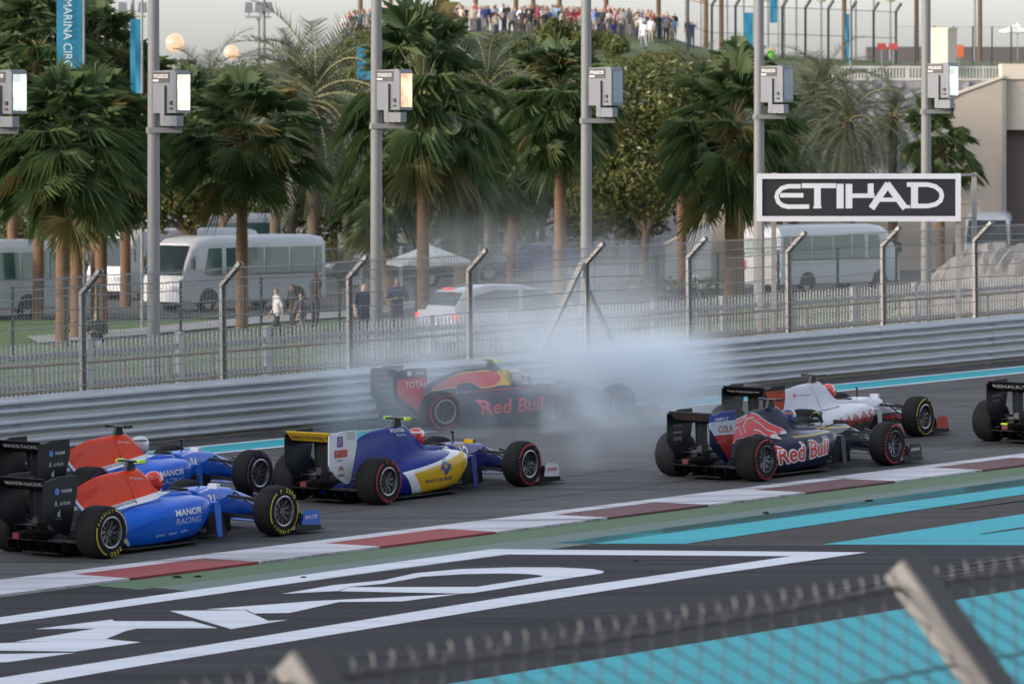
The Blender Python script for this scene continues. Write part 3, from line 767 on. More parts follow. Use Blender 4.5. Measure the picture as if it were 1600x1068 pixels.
def racing_car(label, rim_px, yaw, spec, front=False, group='racing cars on the track'):
    """rim_px: photo pixel of the right rear (or front) wheel's outer face centre"""
    s = (rim_px[1] - 60) / (CAMZ - .33); y = FPX / s; x = (rim_px[0] - 800) / s
    c, sn = math.cos(yaw), math.sin(yaw)
    cx, cy = x - sn * .9, y + c * .9
    if front: cx -= c * 3.45; cy -= sn * 3.45
    car = thing('racing_car', label, 'racing car', group=group)
    car.matrix_world = Matrix.Translation((cx, cy, KS * cy)) @ Matrix.Rotation(math.atan(KS), 4, 'X') @ Matrix.Rotation(yaw, 4, 'Z')
    body_m = spec['body']
    bw = link('bodywork', body_mesh(body_m), car)
    bvh = BVHTree.FromPolygons([v.co.copy() for v in bw.data.vertices], [tuple(p.vertices) for p in bw.data.polygons])
    mb = MB(); mb.loft([ring_se(x_, hw, zb, zt, 3.2, 24, nt) for x_, hw, zb, zt, nt in ((2.05, .345, .10, .635, .2), (2.44, .325, .10, .645, .2), (2.50, .32, .10, .65, 0), (2.9, .265, .15, .655, 0), (3.32, .21, .19, .61, 0))])
    mono = mb.build('monocoque', spec.get('nose', body_m), car, smooth=True, ang=50)
    mbv = BVHTree.FromPolygons([v.co.copy() for v in mono.data.vertices], [tuple(p.vertices) for p in mono.data.polygons])
    mb = MB(); mb.loft([ring_se(x_, hw, zb, zt, 2.8, 20) for x_, hw, zb, zt in ((3.32, .207, .195, .606), (3.6, .17, .20, .52), (3.9, .145, .18, .42), (4.14, .12, .17, .34), (4.28, .07, .18, .27))])
    mb.build('nose', spec.get('nose', body_m), car, smooth=True, ang=50)
    for k in ('floor', 'diffuser', 'gearbox', 'exhaust', 'rain_light', 'wing_plane', 'wing_pylon', 'beam_winglet', 'front_suspension-1', 'front_suspension1', 'rear_suspension-1', 'rear_suspension1', 'brake_duct-10', 'brake_duct-11', 'brake_duct10', 'brake_duct11', 'cockpit_lining', 'headrest-1', 'headrest1', 'steering_wheel', 'airbox_inlet', 'antenna'):
        o = link(k.rstrip('-01'), SH[k], car)
    # pod vanes and bargeboards, one each side
    for sg in (-1, 1):
        mb = MB(); mb.prism([(2.33, .08), (2.42, .07), (2.39, .48), (2.30, .53), (2.25, .50)], .014, mtx=Matrix.Translation((0, sg * .70, 0)))
        mb.box((2.30, sg * .61, .52), (.14, .19, .014)); mb.build('pod_vane', spec['vane'], car)
        mb = MB(); mb.prism([(2.45, .07), (2.95, .09), (2.90, .32), (2.62, .40), (2.48, .30)], .012, mtx=Matrix.Translation((0, sg * .42, 0))); mb.build('bargeboard', M['carbon'], car)
        # mirror on its stalk
        mb = MB(); mb.bar((2.42, sg * .32, .62), (2.44, sg * .50, .69), .016); mb.box((2.45, sg * .54, .715), (.07, .15, .06)); mb.build('mirror', spec['mirror'], car)
    # front wing
    fw = MB()
    for (xa, xb, z0, z1) in ((4.22, 3.96, .085, .10), (4.02, 3.85, .125, .17), (3.91, 3.76, .175, .25)):
        for sg in (-1, 1):
            fw.loft([[(xa, sg * y, z0), (xb, sg * y, z1), (xb, sg * y, z1 + .012), (xa, sg * y, z0 + .016)] for y in (.06 if z0 < .1 else .26, .88)])
    fwo = fw.build('front_wing', spec['fwing'], car)
    for sg in (-1, 1):
        mb = MB(); mb.prism([(3.82, .125), (4.20, .105), (4.20, .22), (4.15, .295), (3.90, .31)], .014, mtx=Matrix.Translation((0, sg * .895, 0)))
        ep = mb.build('front_endplate', [spec['fplate']], car)
        mb = MB(); mb.prism([(3.70, .055), (4.24, .05), (4.22, .10), (3.80, .12), (3.72, .16)], .016, mtx=Matrix.Translation((0, sg * .893, 0))); mb.box((3.99, sg * .86, .042), (.60, .14, .012))
        for dx in (.0, .035, .07): mb.box((3.74 + dx, sg * .85, .20), (.010, .10, .17))
        mb.build('wing_footplate', M['carbon'], car)
        if sg < 0 and spec.get('ftext'):
            decal_plane('lettering', fit(text_uv(spec['ftext'][0], .1, .0012), .25), (4.02, -.9025, .215), (1, 0, 0), (0, 0, 1), paint(spec['ftext'][1]), ep)
        mb = MB(); mb.prism([(3.90, .14), (4.20, .12), (4.15, .22), (3.95, .26)], .01, mtx=Matrix.Translation((0, sg * .70, 0))); mb.build('wing_vane', M['carbon'], car)
    # rear wing endplates and flap
    for sg in (-1, 1):
        mb = MB(); mb.prism(ENDPLATE, .016, mtx=Matrix.Translation((0, sg * .385, 0)), mi=0)
        ep = mb.build('rear_endplate', spec['plate_r'] if sg < 0 else spec['plate_l'], car)
        mb = MB()
        for i in range(5): mb.box((-.20, sg * .385, 1.0 - i * .022), (.20, .0185, .006))
        mb.build('louvre', M['black'], ep)
        for (u, x0, z0, w, h, colr) in spec.get('plate_dec_r' if sg < 0 else 'plate_dec_l', []):
            uv = fit(text_uv(u, .1, .0012), w, h) if isinstance(u, str) else poly_uv([(a * w, b * h) for a, b in u])
            decal_plane('lettering' if isinstance(u, str) else 'emblem', uv, (x0, -.395 if sg < 0 else .375, z0), (1, 0, 0), (0, 0, 1), paint(colr), ep)
    fl0, fl1 = Vector((-.545, 0, .885)), Vector((-.685, 0, 1.015))
    mb = MB(); fn = Vector((-(fl1 - fl0).z, 0, (fl1 - fl0).x)).normalized()
    mb.loft([[fl0 + Vector((0, y, 0)), (fl0 + fl1) / 2 + Vector((.012, y, -.012)), fl1 + Vector((0, y, 0)), fl1 + Vector((.012, y, .008)), (fl0 + fl1) / 2 + Vector((.03, y, .012)), fl0 + Vector((.03, y, .02))] for y in (-.376, .376)])
    flap = mb.build('wing_flap', spec['flap'], car, smooth=True, ang=40)
    for u, yc, w, h, colr in spec.get('flap_text', []):
        v = (fl1 - fl0).normalized()
        decal_plane('lettering', fit(text_uv(u, .1, .0010), w, h), (fl0 + fl1) / 2 + Vector((-.012 * 0, -yc, 0)), (0, -1, 0), v, paint(colr), flap, off=.012)
    # camera on the roll hoop
    mb = MB(); mb.prism([(1.52, .94), (1.30, .94), (1.35, 1.075), (1.46, 1.075)], .05); tc = mb.build('camera_pod', M['black'], car)
    mb = MB(); mb.loft([ring_se(1.55 + dx, .0, 0, 0) for dx in ()]) if False else mb.box((1.41, 0, 1.085), (.12, .32, .022)); mb.build('camera_wing', spec['tcam'], tc)
    for sg in (-1, 1): mb = MB(); mb.box((1.43, sg * .17, 1.085), (.13, .05, .04)); mb.build('camera_housing', spec['tcam_tip'], tc)
    # wheels
    rnd = random.Random(int(rim_px[0]))
    key = (spec['rim'].name,)
    if key not in RIMS: RIMS[key] = (rim_mesh(.285, spec['rim']), rim_mesh(.36, spec['rim']))
    rk = spec['ring'].name
    if rk not in _ringc: _ringc[rk] = (sidewall_mesh(.285, spec['ring']), sidewall_mesh(.36, spec['ring']))
    if 'discs' not in _ringc: _ringc['discs'] = (disc_mesh(.285), disc_mesh(.36))
    for wx, w, i in ((3.45, .285, 0), (0, .36, 1)):
        for sg in (-1, 1):
            tyre = link('wheel', (TY_F, TY_R)[i], car, (wx, sg * (.9 - w / 2), .331), (0, rnd.uniform(0, 6.28) if not (sg < 0) else spec.get('spin', (.3, 2.6))[i], 0 if sg < 0 else math.pi))
            link('rim', RIMS[key][i], tyre); link('sidewall_ring', _ringc[rk][i], tyre); link('brake_drum', _ringc['discs'][i], tyre)
    # printed flanks
    seam = paint((.015, .015, .018), .6, 0)
    for path in ([(.30, .36), (.70, .44), (1.10, .545), (1.50, .60)], [(.62, .12), (.66, .30), (.70, .42)], [(1.98, .14), (2.0, .40), (1.96, .58)], [(1.18, .57), (1.24, .75), (1.20, .93)]):
        decal_side('panel_seam', stroke_uv(path, .007), 0, 0, bvh, seam, bw, off=.0015)
    for sg in (-1, 1):
        for k in range(3): mb = MB(); mb.prism([(2.50 + k * .10, .08), (2.56 + k * .10, .08), (2.55 + k * .10, .26 - k * .03), (2.50 + k * .10, .28 - k * .03)], .008, mtx=Matrix.Translation((0, sg * (.60 - k * .05), 0))); mb.build('turning_vane', M['carbon'], car)
        mb = MB(); mb.box((-.12, sg * .44, .26), (.34, .10, .012)); mb.box((-.02, sg * .50, .18), (.30, .012, .18)); mb.build('brake_winglet', M['carbon'], car)
    for d in spec.get('flank', []):
        kind = d[0]
        if kind == 't':
            _, txt, x0, z0, w, h, rot, colr, bold = d[:9]
            decal_side('lettering', fit(text_uv(txt, .1, min(bold, .0018), d[9] if len(d) > 9 else 0), w, h), x0, z0, bvh, paint(colr), bw, rot=rot, off=d[10] if len(d) > 10 else .004)
        elif kind == 'o':
            # outline: the same letters laid under themselves, each copy nudged
            _, txt, x0, z0, w, h, rot, colr, edge, shear = d[:10]
            for i in range(8):
                a = i * math.pi / 4
                decal_side('letter_outline', fit(text_uv(txt, .1, .0015, shear), w, h), x0 + math.cos(a) * edge, z0 + math.sin(a) * edge, bvh, paint(colr), bw, rot=rot, off=.002 + .0004 * i)
        elif kind == 'p':
            _, pts, colr, off = d[:4]
            decal_side('emblem', poly_uv(smooth_poly(pts, 3)), 0, 0, bvh, paint(colr), bw, off=off)
        elif kind == 's':
            _, pts, w, colr, off = d[:5]
            decal_side('stripe', stroke_uv(pts, w), 0, 0, bvh, paint(colr), bw, off=off)
        elif kind == 'm':
            _, txt, x0, z0, w, h, colr = d[:7]
            decal_side('lettering', fit(text_uv(txt, .1, .0015), w, h), x0, z0, mbv, paint(colr), mono)
    return car
def driver(car, label, hel, vis, stripe, suit=(.02, .02, .03)):
    """seated driver: shoulders, arms and a full face helmet"""
    p = thing('person', label, 'person', group=None); p.matrix_world = car.matrix_world.copy()
    mb = MB(); rings = []
    for x, z, hw, d in ((1.85, .46, .19, .10), (1.86, .54, .215, .10), (1.87, .60, .18, .085), (1.88, .645, .08, .07), (1.885, .69, .065, .065)):
        rings.append([(x + math.cos(a) * d, math.sin(a) * hw, z) for a in [k * math.pi / 6 for k in range(12)]])
    mb.loft(rings)
    for sg in (-1, 1): mb.tube([(1.87, sg * .17, .575), (2.10, sg * .215, .53), (2.26, sg * .19, .56), (2.38, sg * .12, .61)], [.055, .05, .042, .035], 8)
    mb.build('body', paint(suit), p, smooth=True)
    mb = MB(); rings = []; n = 20
    for i in range(11):
        ph = -math.pi / 2 + math.pi * i / 10; r = math.cos(ph); zz = math.sin(ph)
        rings.append([(1.885 + (math.cos(a) * .142 * (1.08 if math.cos(a) > 0 and zz < .2 else 1)) * max(r, .02) ** .85, math.sin(a) * .122 * max(r, .02) ** .85, .785 + zz * .135) for a in [2 * math.pi * k / n for k in range(n)]])
    mb.loft(rings); h = mb.build('helmet', paint(hel, .2, .8), p, smooth=True, ang=80)
    def arcband(z0, z1, a0, a1, rad, mat, nm):
        m2 = MB(); vs = []; N_ = 16
        for i in range(N_ + 1):
            a = a0 + (a1 - a0) * i / N_
            for z in (z0, (z0 + z1) / 2, z1):
                ph = math.asin(max(-1, min(1, (z - .785) / .135))); r = max(math.cos(ph), .02) ** .85
                k = 1.08 if math.cos(a) > 0 and (z - .785) / .135 < .2 else 1
                vs.append((1.885 + math.cos(a) * .142 * k * r * rad, math.sin(a) * .122 * r * rad, z))
        m2.add(vs, [(3 * i + j, 3 * i + j + 1, 3 * i + j + 4, 3 * i + j + 3) for i in range(N_) for j in (0, 1)])
        m2.build(nm, mat, h, smooth=True, ang=80)
    arcband(.770, .835, -1.25, 1.25, 1.035, M['dark_glass'] if vis is None else paint(vis, .1), 'visor')
    arcband(.85, .875, -math.pi, math.pi, 1.03, paint(stripe, .25), 'stripe')
    return p
# ------------------------------------------------------------------ the seven cars
BLUE, ORANGE, WHT = (.002, .105, .58), (.68, .048, .010), (.72, .73, .76)
BLK = (.012, .012, .014)
o_low = ((.45, .50), (1.55, .68)); o_lft = ((.20, .84), (.42, .54))
def off(l, d): return tuple((x, z + d) for x, z in l)
def offx(l, d): return tuple((x + d, z) for x, z in l)
def right_of(l): # half plane on the +x side of a line leaning back
    (x0, z0), (x1, z1) = l; return (-(z1 - z0), (x1 - x0), -(z1 - z0) * x0 + (x1 - x0) * z0)
def left_of(l): a = right_of(l); return tuple(-v for v in a)
manor_body = livery('blue and orange team paint', BLUE, [
    (WHT, [line(*off(o_low, -.055)), (-1, 0, -2.3)]),
    (ORANGE, [line(*o_low), (-1, 0, -1.66)]),
    (BLUE, [left_of(o_lft)]), (WHT, [left_of(o_lft), right_of(offx(o_lft, -.05))]), (BLK, [left_of(offx(o_lft, -.07))])])
yel_ring = paint((.62, .52, .03), .6, 0); red_ring = paint((.62, .035, .045), .6, 0); pur_ring = paint((.20, .06, .28), .6, 0)
def manor_spec(no, ring, tip, tcam):
    W_ = (.72, .73, .75)
    return dict(body=manor_body, vane=paint(BLUE), mirror=paint(WHT), fwing=paint(BLUE), fplate=paint(BLUE), ftext=('MANOR', W_), plate_r=M['black'], plate_l=M['black'], flap=M['black'],
        flap_text=[('MANOR RACING', 0, .62, .075, W_)], tcam=tcam, tcam_tip=tip, rim=M['rim'], ring=ring,
        plate_dec_r=[('SHAZAM', -.27, .85, .19, .042, W_), ([(math.cos(a), math.sin(a)) for a in [k * .628 for k in range(10)]], -.45, .85, .045, .045, (.06, .22, .6)),
                     ('airbnb', -.30, .70, .20, .05, (.5, .5, .5)), ('A', -.47, .70, .06, .075, (.5, .5, .5)), ('d', -.42, .575, .05, .08, W_), ('deliveroo', -.42, .51, .12, .016, (.4, .4, .4))],
        flank=[('t', 'MANOR', 1.70, .455, .50, .085, .02, W_, .006), ('t', 'RACING', 1.70, .345, .48, .08, .02, (.5, .56, .72), .0), ('t', 'MANOR RACING', 1.02, .575, .40, .03, .165, (.12, .13, .2), .002),
               ('t', 'Microsoft', .16, .555, .30, .05, .10, W_, .002), ('p', [(-.055, .52), (-.015, .525), (-.015, .565), (-.055, .56)], (.75, .45, .05), .004),
               ('t', 'airbnb', 1.18, .19, .14, .03, .06, W_, .0), ('t', 'shazam', 1.40, .20, .14, .03, .06, W_, .0), ('t', 'rebellion', 1.62, .215, .14, .03, .06, W_, .0), ('t', '(Flex-Box', 1.38, .87, .22, .035, -.1, (.75, .6, .55), .0),
               ('m', no, 2.72, .51, .16, .12, W_)])
lime = emat('fluorescent yellow plastic', (.6, 1, .05), .05, (.45, .68, .03)); 
car31 = racing_car('blue and orange racing car with number 31, yellow ringed tyres and red helmet', (174, 831.7), R(54), manor_spec('31', yel_ring, lime, M['black']))
car94 = racing_car('blue and orange racing car with number 94 and purple ringed tyres', (406.6, 739), R(54), manor_spec('94', pur_ring, M['black'], M['black']), front=True)
driver(car31, 'driver in a red helmet seated in the blue and orange number 31 car', (.72, .04, .035), (.03, .03, .04), (.75, .08, .06))
driver(car94, 'driver in a white and dark helmet seated in the blue and orange number 94 car', (.62, .62, .66), (.05, .03, .06), (.08, .08, .12))

SB = (.002, .015, .18); YEL = (.66, .40, .015)
w_line, y_line = ((.80, .375), (2.05, .625)), ((.95, .355), (2.05, .585))
sauber_body = livery('blue team paint with white and yellow flank', SB, [
    (WHT, [line(*w_line, above=False), right_of(((.80, .40), (.93, .10))), (-1, 0, -2.2)]),
    (YEL, [line(*y_line, above=False), right_of(((.94, .40), (1.10, .10))), (-1, 0, -2.12)])])
swirl = [(-.5, -.05), (-.05, .5), (.12, .36), (-.20, -.02), (.02, -.30), (.22, -.05), (.08, .10), (.16, .20), (.42, -.04), (.02, -.52)]
def circ(cx, cz, r, n=12): return [(cx + math.cos(k / n * 6.283) * r, cz + math.sin(k / n * 6.283) * r) for k in range(n)]
pea = []
for i, c in enumerate([(.8, .55, .05), (.75, .25, .04), (.6, .05, .06), (.3, .1, .45), (.04, .2, .6), (.1, .5, .2)]):
    a = R(160 - i * 28); d = Vector((math.cos(a), math.sin(a))); nn = Vector((-d.y, d.x))
    pea.append(([tuple(d * .25), tuple(d * .8 + nn * .17), tuple(d * 1.0), tuple(d * .8 - nn * .17)], -.43, .475, .075, .085, c))
sauber = racing_car('blue, white and yellow racing car with white rear wing endplate and red ringed tyres', (607, 752), R(55), dict(
    body=sauber_body, vane=paint(SB), mirror=livery('yellow and blue mirror', YEL, [(SB, [(1, 0, 2.45)])]), fwing=paint(SB), fplate=paint(WHT), ftext=('POWER', (.55, .05, .04)),
    plate_r=paint((.70, .71, .74)), plate_l=M['black'], flap=paint((.75, .48, .03)), flap_text=[('BANCO DO BRASIL', -.04, .55, .075, (.03, .03, .05)), ('\u00a4', .31, .07, .07, (.03, .03, .05))],
    tcam=M['black'], tcam_tip=lime, rim=M['rim'], ring=red_ring, spin=(1.2, .4),
    plate_dec_r=[([(-.5, -.5), (.5, -.5), (.5, .5), (-.5, .5)], -.45, .89, .13, .15, (.16, .05, .26)), ('F', -.455, .89, .07, .10, (.7, .7, .72)),
                 ([(-.5, -.5), (.5, -.5), (.5, .5), (-.5, .5)], -.43, .725, .30, .105, (.50, .05, .04)), ('Walkers', -.43, .728, .24, .055, (.75, .75, .7)), ('POWER', -.46, .63, .13, .03, (.1, .1, .1)), ('CNBC', -.43, .425, .17, .04, (.05, .05, .06))] + pea,
    flank=[('p', [(1.57 + a * .20, .43 + b * .20) for a, b in [(-.55, -.1), (.0, .55), (.2, .35), (-.12, -.05), (.05, -.2), (-.05, -.35)]], (.02, .04, .25), .005),
           ('p', [(1.60 + a * .20, .41 + b * .20) for a, b in [(.55, .1), (.0, -.55), (-.2, -.35), (.12, .05), (-.05, .2), (.05, .35)]], (.02, .04, .25), .007),
           ('t', 'BANCO DO BRASIL', 1.46, .245, .62, .05, .03, (.03, .03, .07), .002), ('t', 'POWER', 1.30, .925, .27, .05, 0, WHT, .004), ('t', 'Silanna', 1.33, .865, .18, .04, 0, (.5, .52, .6), .0), ('t', 'Edox', 1.92, .60, .15, .035, .0, WHT, .0),
           ('m', '12', 2.70, .53, .20, .17, WHT)]))
driver(sauber, 'driver in a red and white helmet seated in the blue and yellow car', (.70, .05, .04), (.10, .02, .03), (.75, .75, .75), (.03, .04, .2))

NAVY = (.006, .009, .032); RED = (.58, .018, .014)
bull_tr = [(0.16, 0.52), (0.19, 0.72), (0.31, 0.77), (0.41, 0.82), (0.63, 0.88), (0.84, 0.93), (0.98, 0.90), (1.08, 0.82), (1.21, 0.74), (1.37, 0.66), (1.34, 0.60), (1.19, 0.59), (1.11, 0.53), (0.94, 0.585), (0.81, 0.62), (0.63, 0.58), (0.41, 0.56), (0.33, 0.51)]
SIL = (.50, .50, .55); GOLD = (.55, .36, .05)
def redbull(x, z, w, h, rot, colr, outline=None):
    out = []
    if outline: out.append(('o', 'Red Bull', x, z, w, h, rot, outline, .020, .1))
    out.append(('t', 'Red Bull', x, z, w, h, rot, colr, .004, .1, .007)); return out
tr = racing_car('dark navy racing car with a red bull on its engine cover and white outlined lettering', (1197, 717.3), R(52.5), dict(
    body=livery('dark navy team paint', NAVY, [((.30, .20, .05), [line((1.3, .545), (2.3, .60)), line((1.3, .565), (2.3, .615), above=False), (1, 0, 1.3)])]),
    nose=livery('dark navy nose paint with gold lines', NAVY, [(GOLD, [line((2.3, .60), (3.3, .56)), line((2.3, .625), (3.3, .58), above=False)])]), vane=paint(NAVY), mirror=M['black'], fwing=paint(NAVY), fplate=M['black'], ftext=('APINDA', WHT),
    plate_r=livery('rear wing plate in blue, silver and red', (.36, .03, .03), [((.48, .52, .60), [(0, 1, .69)]), ((.03, .06, .30), [(0, 1, .89)]), (NAVY, [left_of(((-.66, .75), (-.22, .30)))])]),
    plate_l=M['black'], flap=pm('grey carbon flap', (.05, .05, .055), .5), flap_text=[('COLA', .02, .36, .085, (.30, .05, .04))],
    tcam=M['black'], tcam_tip=M['black'], rim=M['rim_dark'], ring=red_ring, spin=(2.0, 1.0),
    plate_dec_r=[('COLA', -.31, .775, .36, .105, (.36, .03, .03)), ('SIMPLY', -.42, .925, .36, .045, (.6, .65, .75)), ('cola', -.42, .60, .22, .06, (.45, .12, .12))],
    plate_dec_l=[('casio', -.45, .90, .2, .05, (.35, .33, .33)), ('acronis', -.45, .80, .22, .045, (.45, .30, .30)), ('siemens', -.45, .70, .22, .04, (.5, .5, .5)), ('nova', -.45, .60, .2, .06, (.4, .25, .25))],
    flank=[('p', [(x * 1.0, z) for x, z in bull_tr], SIL, .003), ('p', [(.70 + (x - .70) * .955, .70 + (z - .70) * .93) for x, z in bull_tr], RED, .006),
           ('s', [(.30, .60), (.36, .68), (.50, .74), (.52, .62)], .02, SIL, .009), ('s', [(.62, .64), (.60, .74), (.70, .84), (.86, .86)], .018, SIL, .009), ('s', [(.80, .68), (.90, .66), (.98, .58)], .022, SIL, .009), ('s', [(.84, .82), (.96, .76), (1.06, .66), (1.2, .62)], .018, SIL, .009), ('s', [(.46, .79), (.58, .82), (.72, .88)], .012, SIL, .009),
           ('s', [(.22, .60), (.28, .70), (.38, .73)], .012, GOLD, .009), ('t', 'IS', .60, .36, .12, .05, .05, WHT, .002)] + redbull(1.32, .36, 1.10, .25, .09, RED, WHT)))
driver(tr, 'driver in a blue helmet with red and yellow patches in the dark navy car', (.05, .07, .25), (.02, .02, .03), (.6, .12, .05))

HG = (.56, .58, .62); HD = (.055, .055, .06)
haas = racing_car('pale grey racing car with red block lettering on its dark lower flank', (1445.6, 650.6), R(55), dict(
    body=livery('pale grey team paint over dark grey', HG, [(HD, [line((.2, .34), (2.5, .44), above=False)]), ((.55, .05, .03), [left_of(((.10, .80), (.45, .30))), right_of(((.04, .80), (.39, .30)))]), (HD, [left_of(((.04, .80), (.39, .30)))])]),
    nose=livery('pale grey nose with red and dark lower edge', HG, [(HD, [line((2.2, .38), (3.6, .36), above=False)]), ((.5, .04, .03), [(1, 0, 3.0), line((2.2, .34), (4.2, .30), above=False)])]),
    vane=paint((.5, .52, .56)), mirror=paint((.6, .62, .66)), fwing=paint((.5, .04, .03)), fplate=paint((.52, .035, .025)), plate_r=livery('red rear wing plate with black top', (.50, .07, .03), [(BLK, [(0, 1, .955)]), (BLK, [left_of(((-.62, .9), (-.18, .3)))])]),
    plate_l=M['black'], flap=M['black'], flap_text=[('Haas Automation Inc.', -.03, .60, .05, (.6, .6, .6))], tcam=M['black'], tcam_tip=M['black'], rim=M['rim'], ring=yel_ring, spin=(.9, 2.2),
    flank=[('t', 'HAAS', 1.60, .42, .94, .19, .07, (.50, .03, .03), .008), ('s', [(.90, .33), (1.14, .345)], .06, (.50, .03, .03), .005), ('t', 'Haas Automation', .98, .80, .34, .03, -.02, (.2, .2, .22), .0), ('p', circ(.74, .80, .035), (.5, .06, .05), .004)]), front=True)
driver(haas, 'driver in a bright red helmet seated in the pale grey car', (.70, .07, .05), (.08, .10, .35), (.75, .2, .12))

bull_rb = [(0.23, 0.61), (0.3, 0.70), (0.51, 0.79), (0.63, 0.85), (0.86, 0.91), (1.33, 0.935), (1.70, 0.92), (1.72, 0.75), (1.61, 0.68), (1.42, 0.68), (1.28, 0.65), (1.09, 0.64), (0.95, 0.73), (0.72, 0.72), (0.67, 0.65), (0.49, 0.64), (0.3, 0.6)]
rb = racing_car('navy racing car with a red and yellow bull, stopped in white smoke beside the barrier', (696, 643), R(31), dict(
    body=livery('matt navy team paint', (.012, .016, .05), [((.5, .03, .03), [line((.9, .58), (2.3, .665)), line((.9, .592), (2.3, .68), above=False), (1, 0, .95)])], rough=.5),
    vane=paint((.012, .016, .05)), mirror=M['black'], fwing=paint((.012, .016, .05)), fplate=paint((.5, .05, .04)), plate_r=livery('black rear wing plate with red field', BLK, [((.62, .03, .04), [(0, -1, -.86), right_of(((-.66, .62), (-.2, .28))), (1, 0, -.62)])]),
    plate_l=M['black'], flap=M['black'], flap_text=[('\u2022\u2022', .0, .2, .07, (.6, .06, .03))], tcam=M['black'], tcam_tip=lime, rim=M['rim'], ring=red_ring,
    plate_dec_r=[('TOTAL', -.27, .765, .42, .10, WHT), ('AT&T', -.20, .945, .17, .05, (.6, .6, .62)), (circ(0, 0, 1), -.40, .945, .045, .045, (.6, .6, .62))],
    plate_dec_l=[('citrix', -.42, .92, .26, .035, (.45, .3, .3)), ('exxon', -.42, .82, .26, .035, (.5, .2, .2)), ('hisense', -.42, .72, .26, .035, (.4, .4, .4)), ('puma', -.42, .60, .2, .05, (.4, .4, .4))],
    flank=[('p', bull_rb, (.62, .42, .03), .003), ('p', [(.85 + (x - .85) * .96, .78 + (z - .78) * .84) for x, z in bull_rb[:6] + [(1.42, .93), (1.52, .82), (1.42, .70)] + bull_rb[10:]], (.58, .035, .04), .006),
           ('t', 'AT&T', .78, .585, .30, .035, .02, (.5, .5, .52), .0)] + redbull(1.42, .37, 1.15, .24, .04, (.58, .035, .045))))
driver(rb, 'driver in a pale helmet seated in the navy car inside the smoke', (.6, .58, .6), (.03, .03, .05), (.5, .1, .06))

g = G(1549, 688.5); yw = R(53)
rcx, rcy = g.x + math.sin(yw) * .72, g.y - math.cos(yw) * .72
s_ = FPX / (rcy - math.cos(yw) * .9); rim = (800 + (rcx + math.sin(yw) * .9) * s_, 60 + (CAMZ - .33) * s_)
ren = racing_car('black and yellow racing car with white lettering on its rear wing leading the others', rim, yw, dict(
    body=livery('yellow and black team paint', (.55, .40, .02), [(BLK, [(-1, 0, -1.2)])]), vane=M['black'], mirror=M['black'], fwing=paint((.55, .40, .02)), fplate=M['black'], plate_r=M['black'], plate_l=M['black'], flap=M['black'],
    flap_text=[('RENAULT', 0, .62, .085, (.6, .6, .6))], tcam=M['black'], tcam_tip=M['black'], rim=M['rim'], ring=red_ring,
    plate_dec_l=[('infiniti', -.40, .78, .26, .04, (.4, .4, .4)), ('eurodatacar', -.42, .70, .22, .03, (.35, .35, .35))], flank=[]))
mb = MB(); mb.box((-.785, 0, .36), (.03, .11, .025)); mb.build('rear_lamp', lime, ren)
# ================================================================== behind the fences: ground covers
def quad_px(name, mat, pts, h=.05, n=10):
    """a ground sheet given by four (pixel column, metre scale) corners: near left, near right, far left, far right"""
    c = [Vector(((px - 800) / s, FPX / s)) for px, s in pts]
    return strip(name, mat, [((c[0].x, c[0].y), (c[1].x, c[1].y)), ((c[2].x, c[2].y), (c[3].x, c[3].y))], h, 2.0, n=n)
lawn = strip('lawn', M['grass'], [(xyq(t, 11.0), xyq(t, 80)) for t in (-80, -40, 0, 60, 130)], .07, 2.5, n=36)
lot = strip('parking_lot', M['lot'], [((-60, 157), (-60, 222)), ((-5, 161), (-5, 222)), ((8, 182), (8, 224)), ((25, 187), (25, 228)), ((70, 196), (70, 232))], .11, 2.5, n=26)
def pxy(px, s): return ((px - 800) / s, FPX / s)
path = strip('path', M['path'], [(pxy(a, sc), (pxy(a, sc)[0] - .8, pxy(a, sc)[1] + 4.5)) for a, sc in ((60, 54.5), (220, 52.5), (400, 49.5), (560, 47.5), (760, 43), (1000, 41), (1180, 40))], .13, 2.0, n=4)
far_lawn = strip('lawn', M['grass'], [((-60, 206), (60, 206)), ((-60, 226), (60, 226))], .10, 3, n=40)
M['rock'] = pm('pale quarried stone', (.21, .20, .20), .95, var=.45, scale=2.2, bump=.9, bscale=6)
def rough_sheet(name, mat, xs, ys, h, amp, seed=3, kind='structure'):
    rnd = random.Random(seed); mb = MB(); nx = len(xs)
    for y in ys:
        for x in xs: mb.v.append((x + rnd.uniform(-.1, .1), y, ground_z(x, y) + h + rnd.uniform(-amp, amp)))
    mb.f = [(j * nx + i, j * nx + i + 1, (j + 1) * nx + i + 1, (j + 1) * nx + i) for j in range(len(ys) - 1) for i in range(nx - 1)]; mb.m = [0] * len(mb.f)
    return tag(mb.build(name, mat, fix=False), kind=kind)
rough_sheet('rock_revetment', M['rock'], axis([(-32, 34, .3)]), axis([(226, 256, .45)]), .10, .09)
rough_sheet('grass_hill', M['hillgrass'], axis([(-45, 50, 1.5)]), axis([(256, 334, 2.0)]), .12, .08)

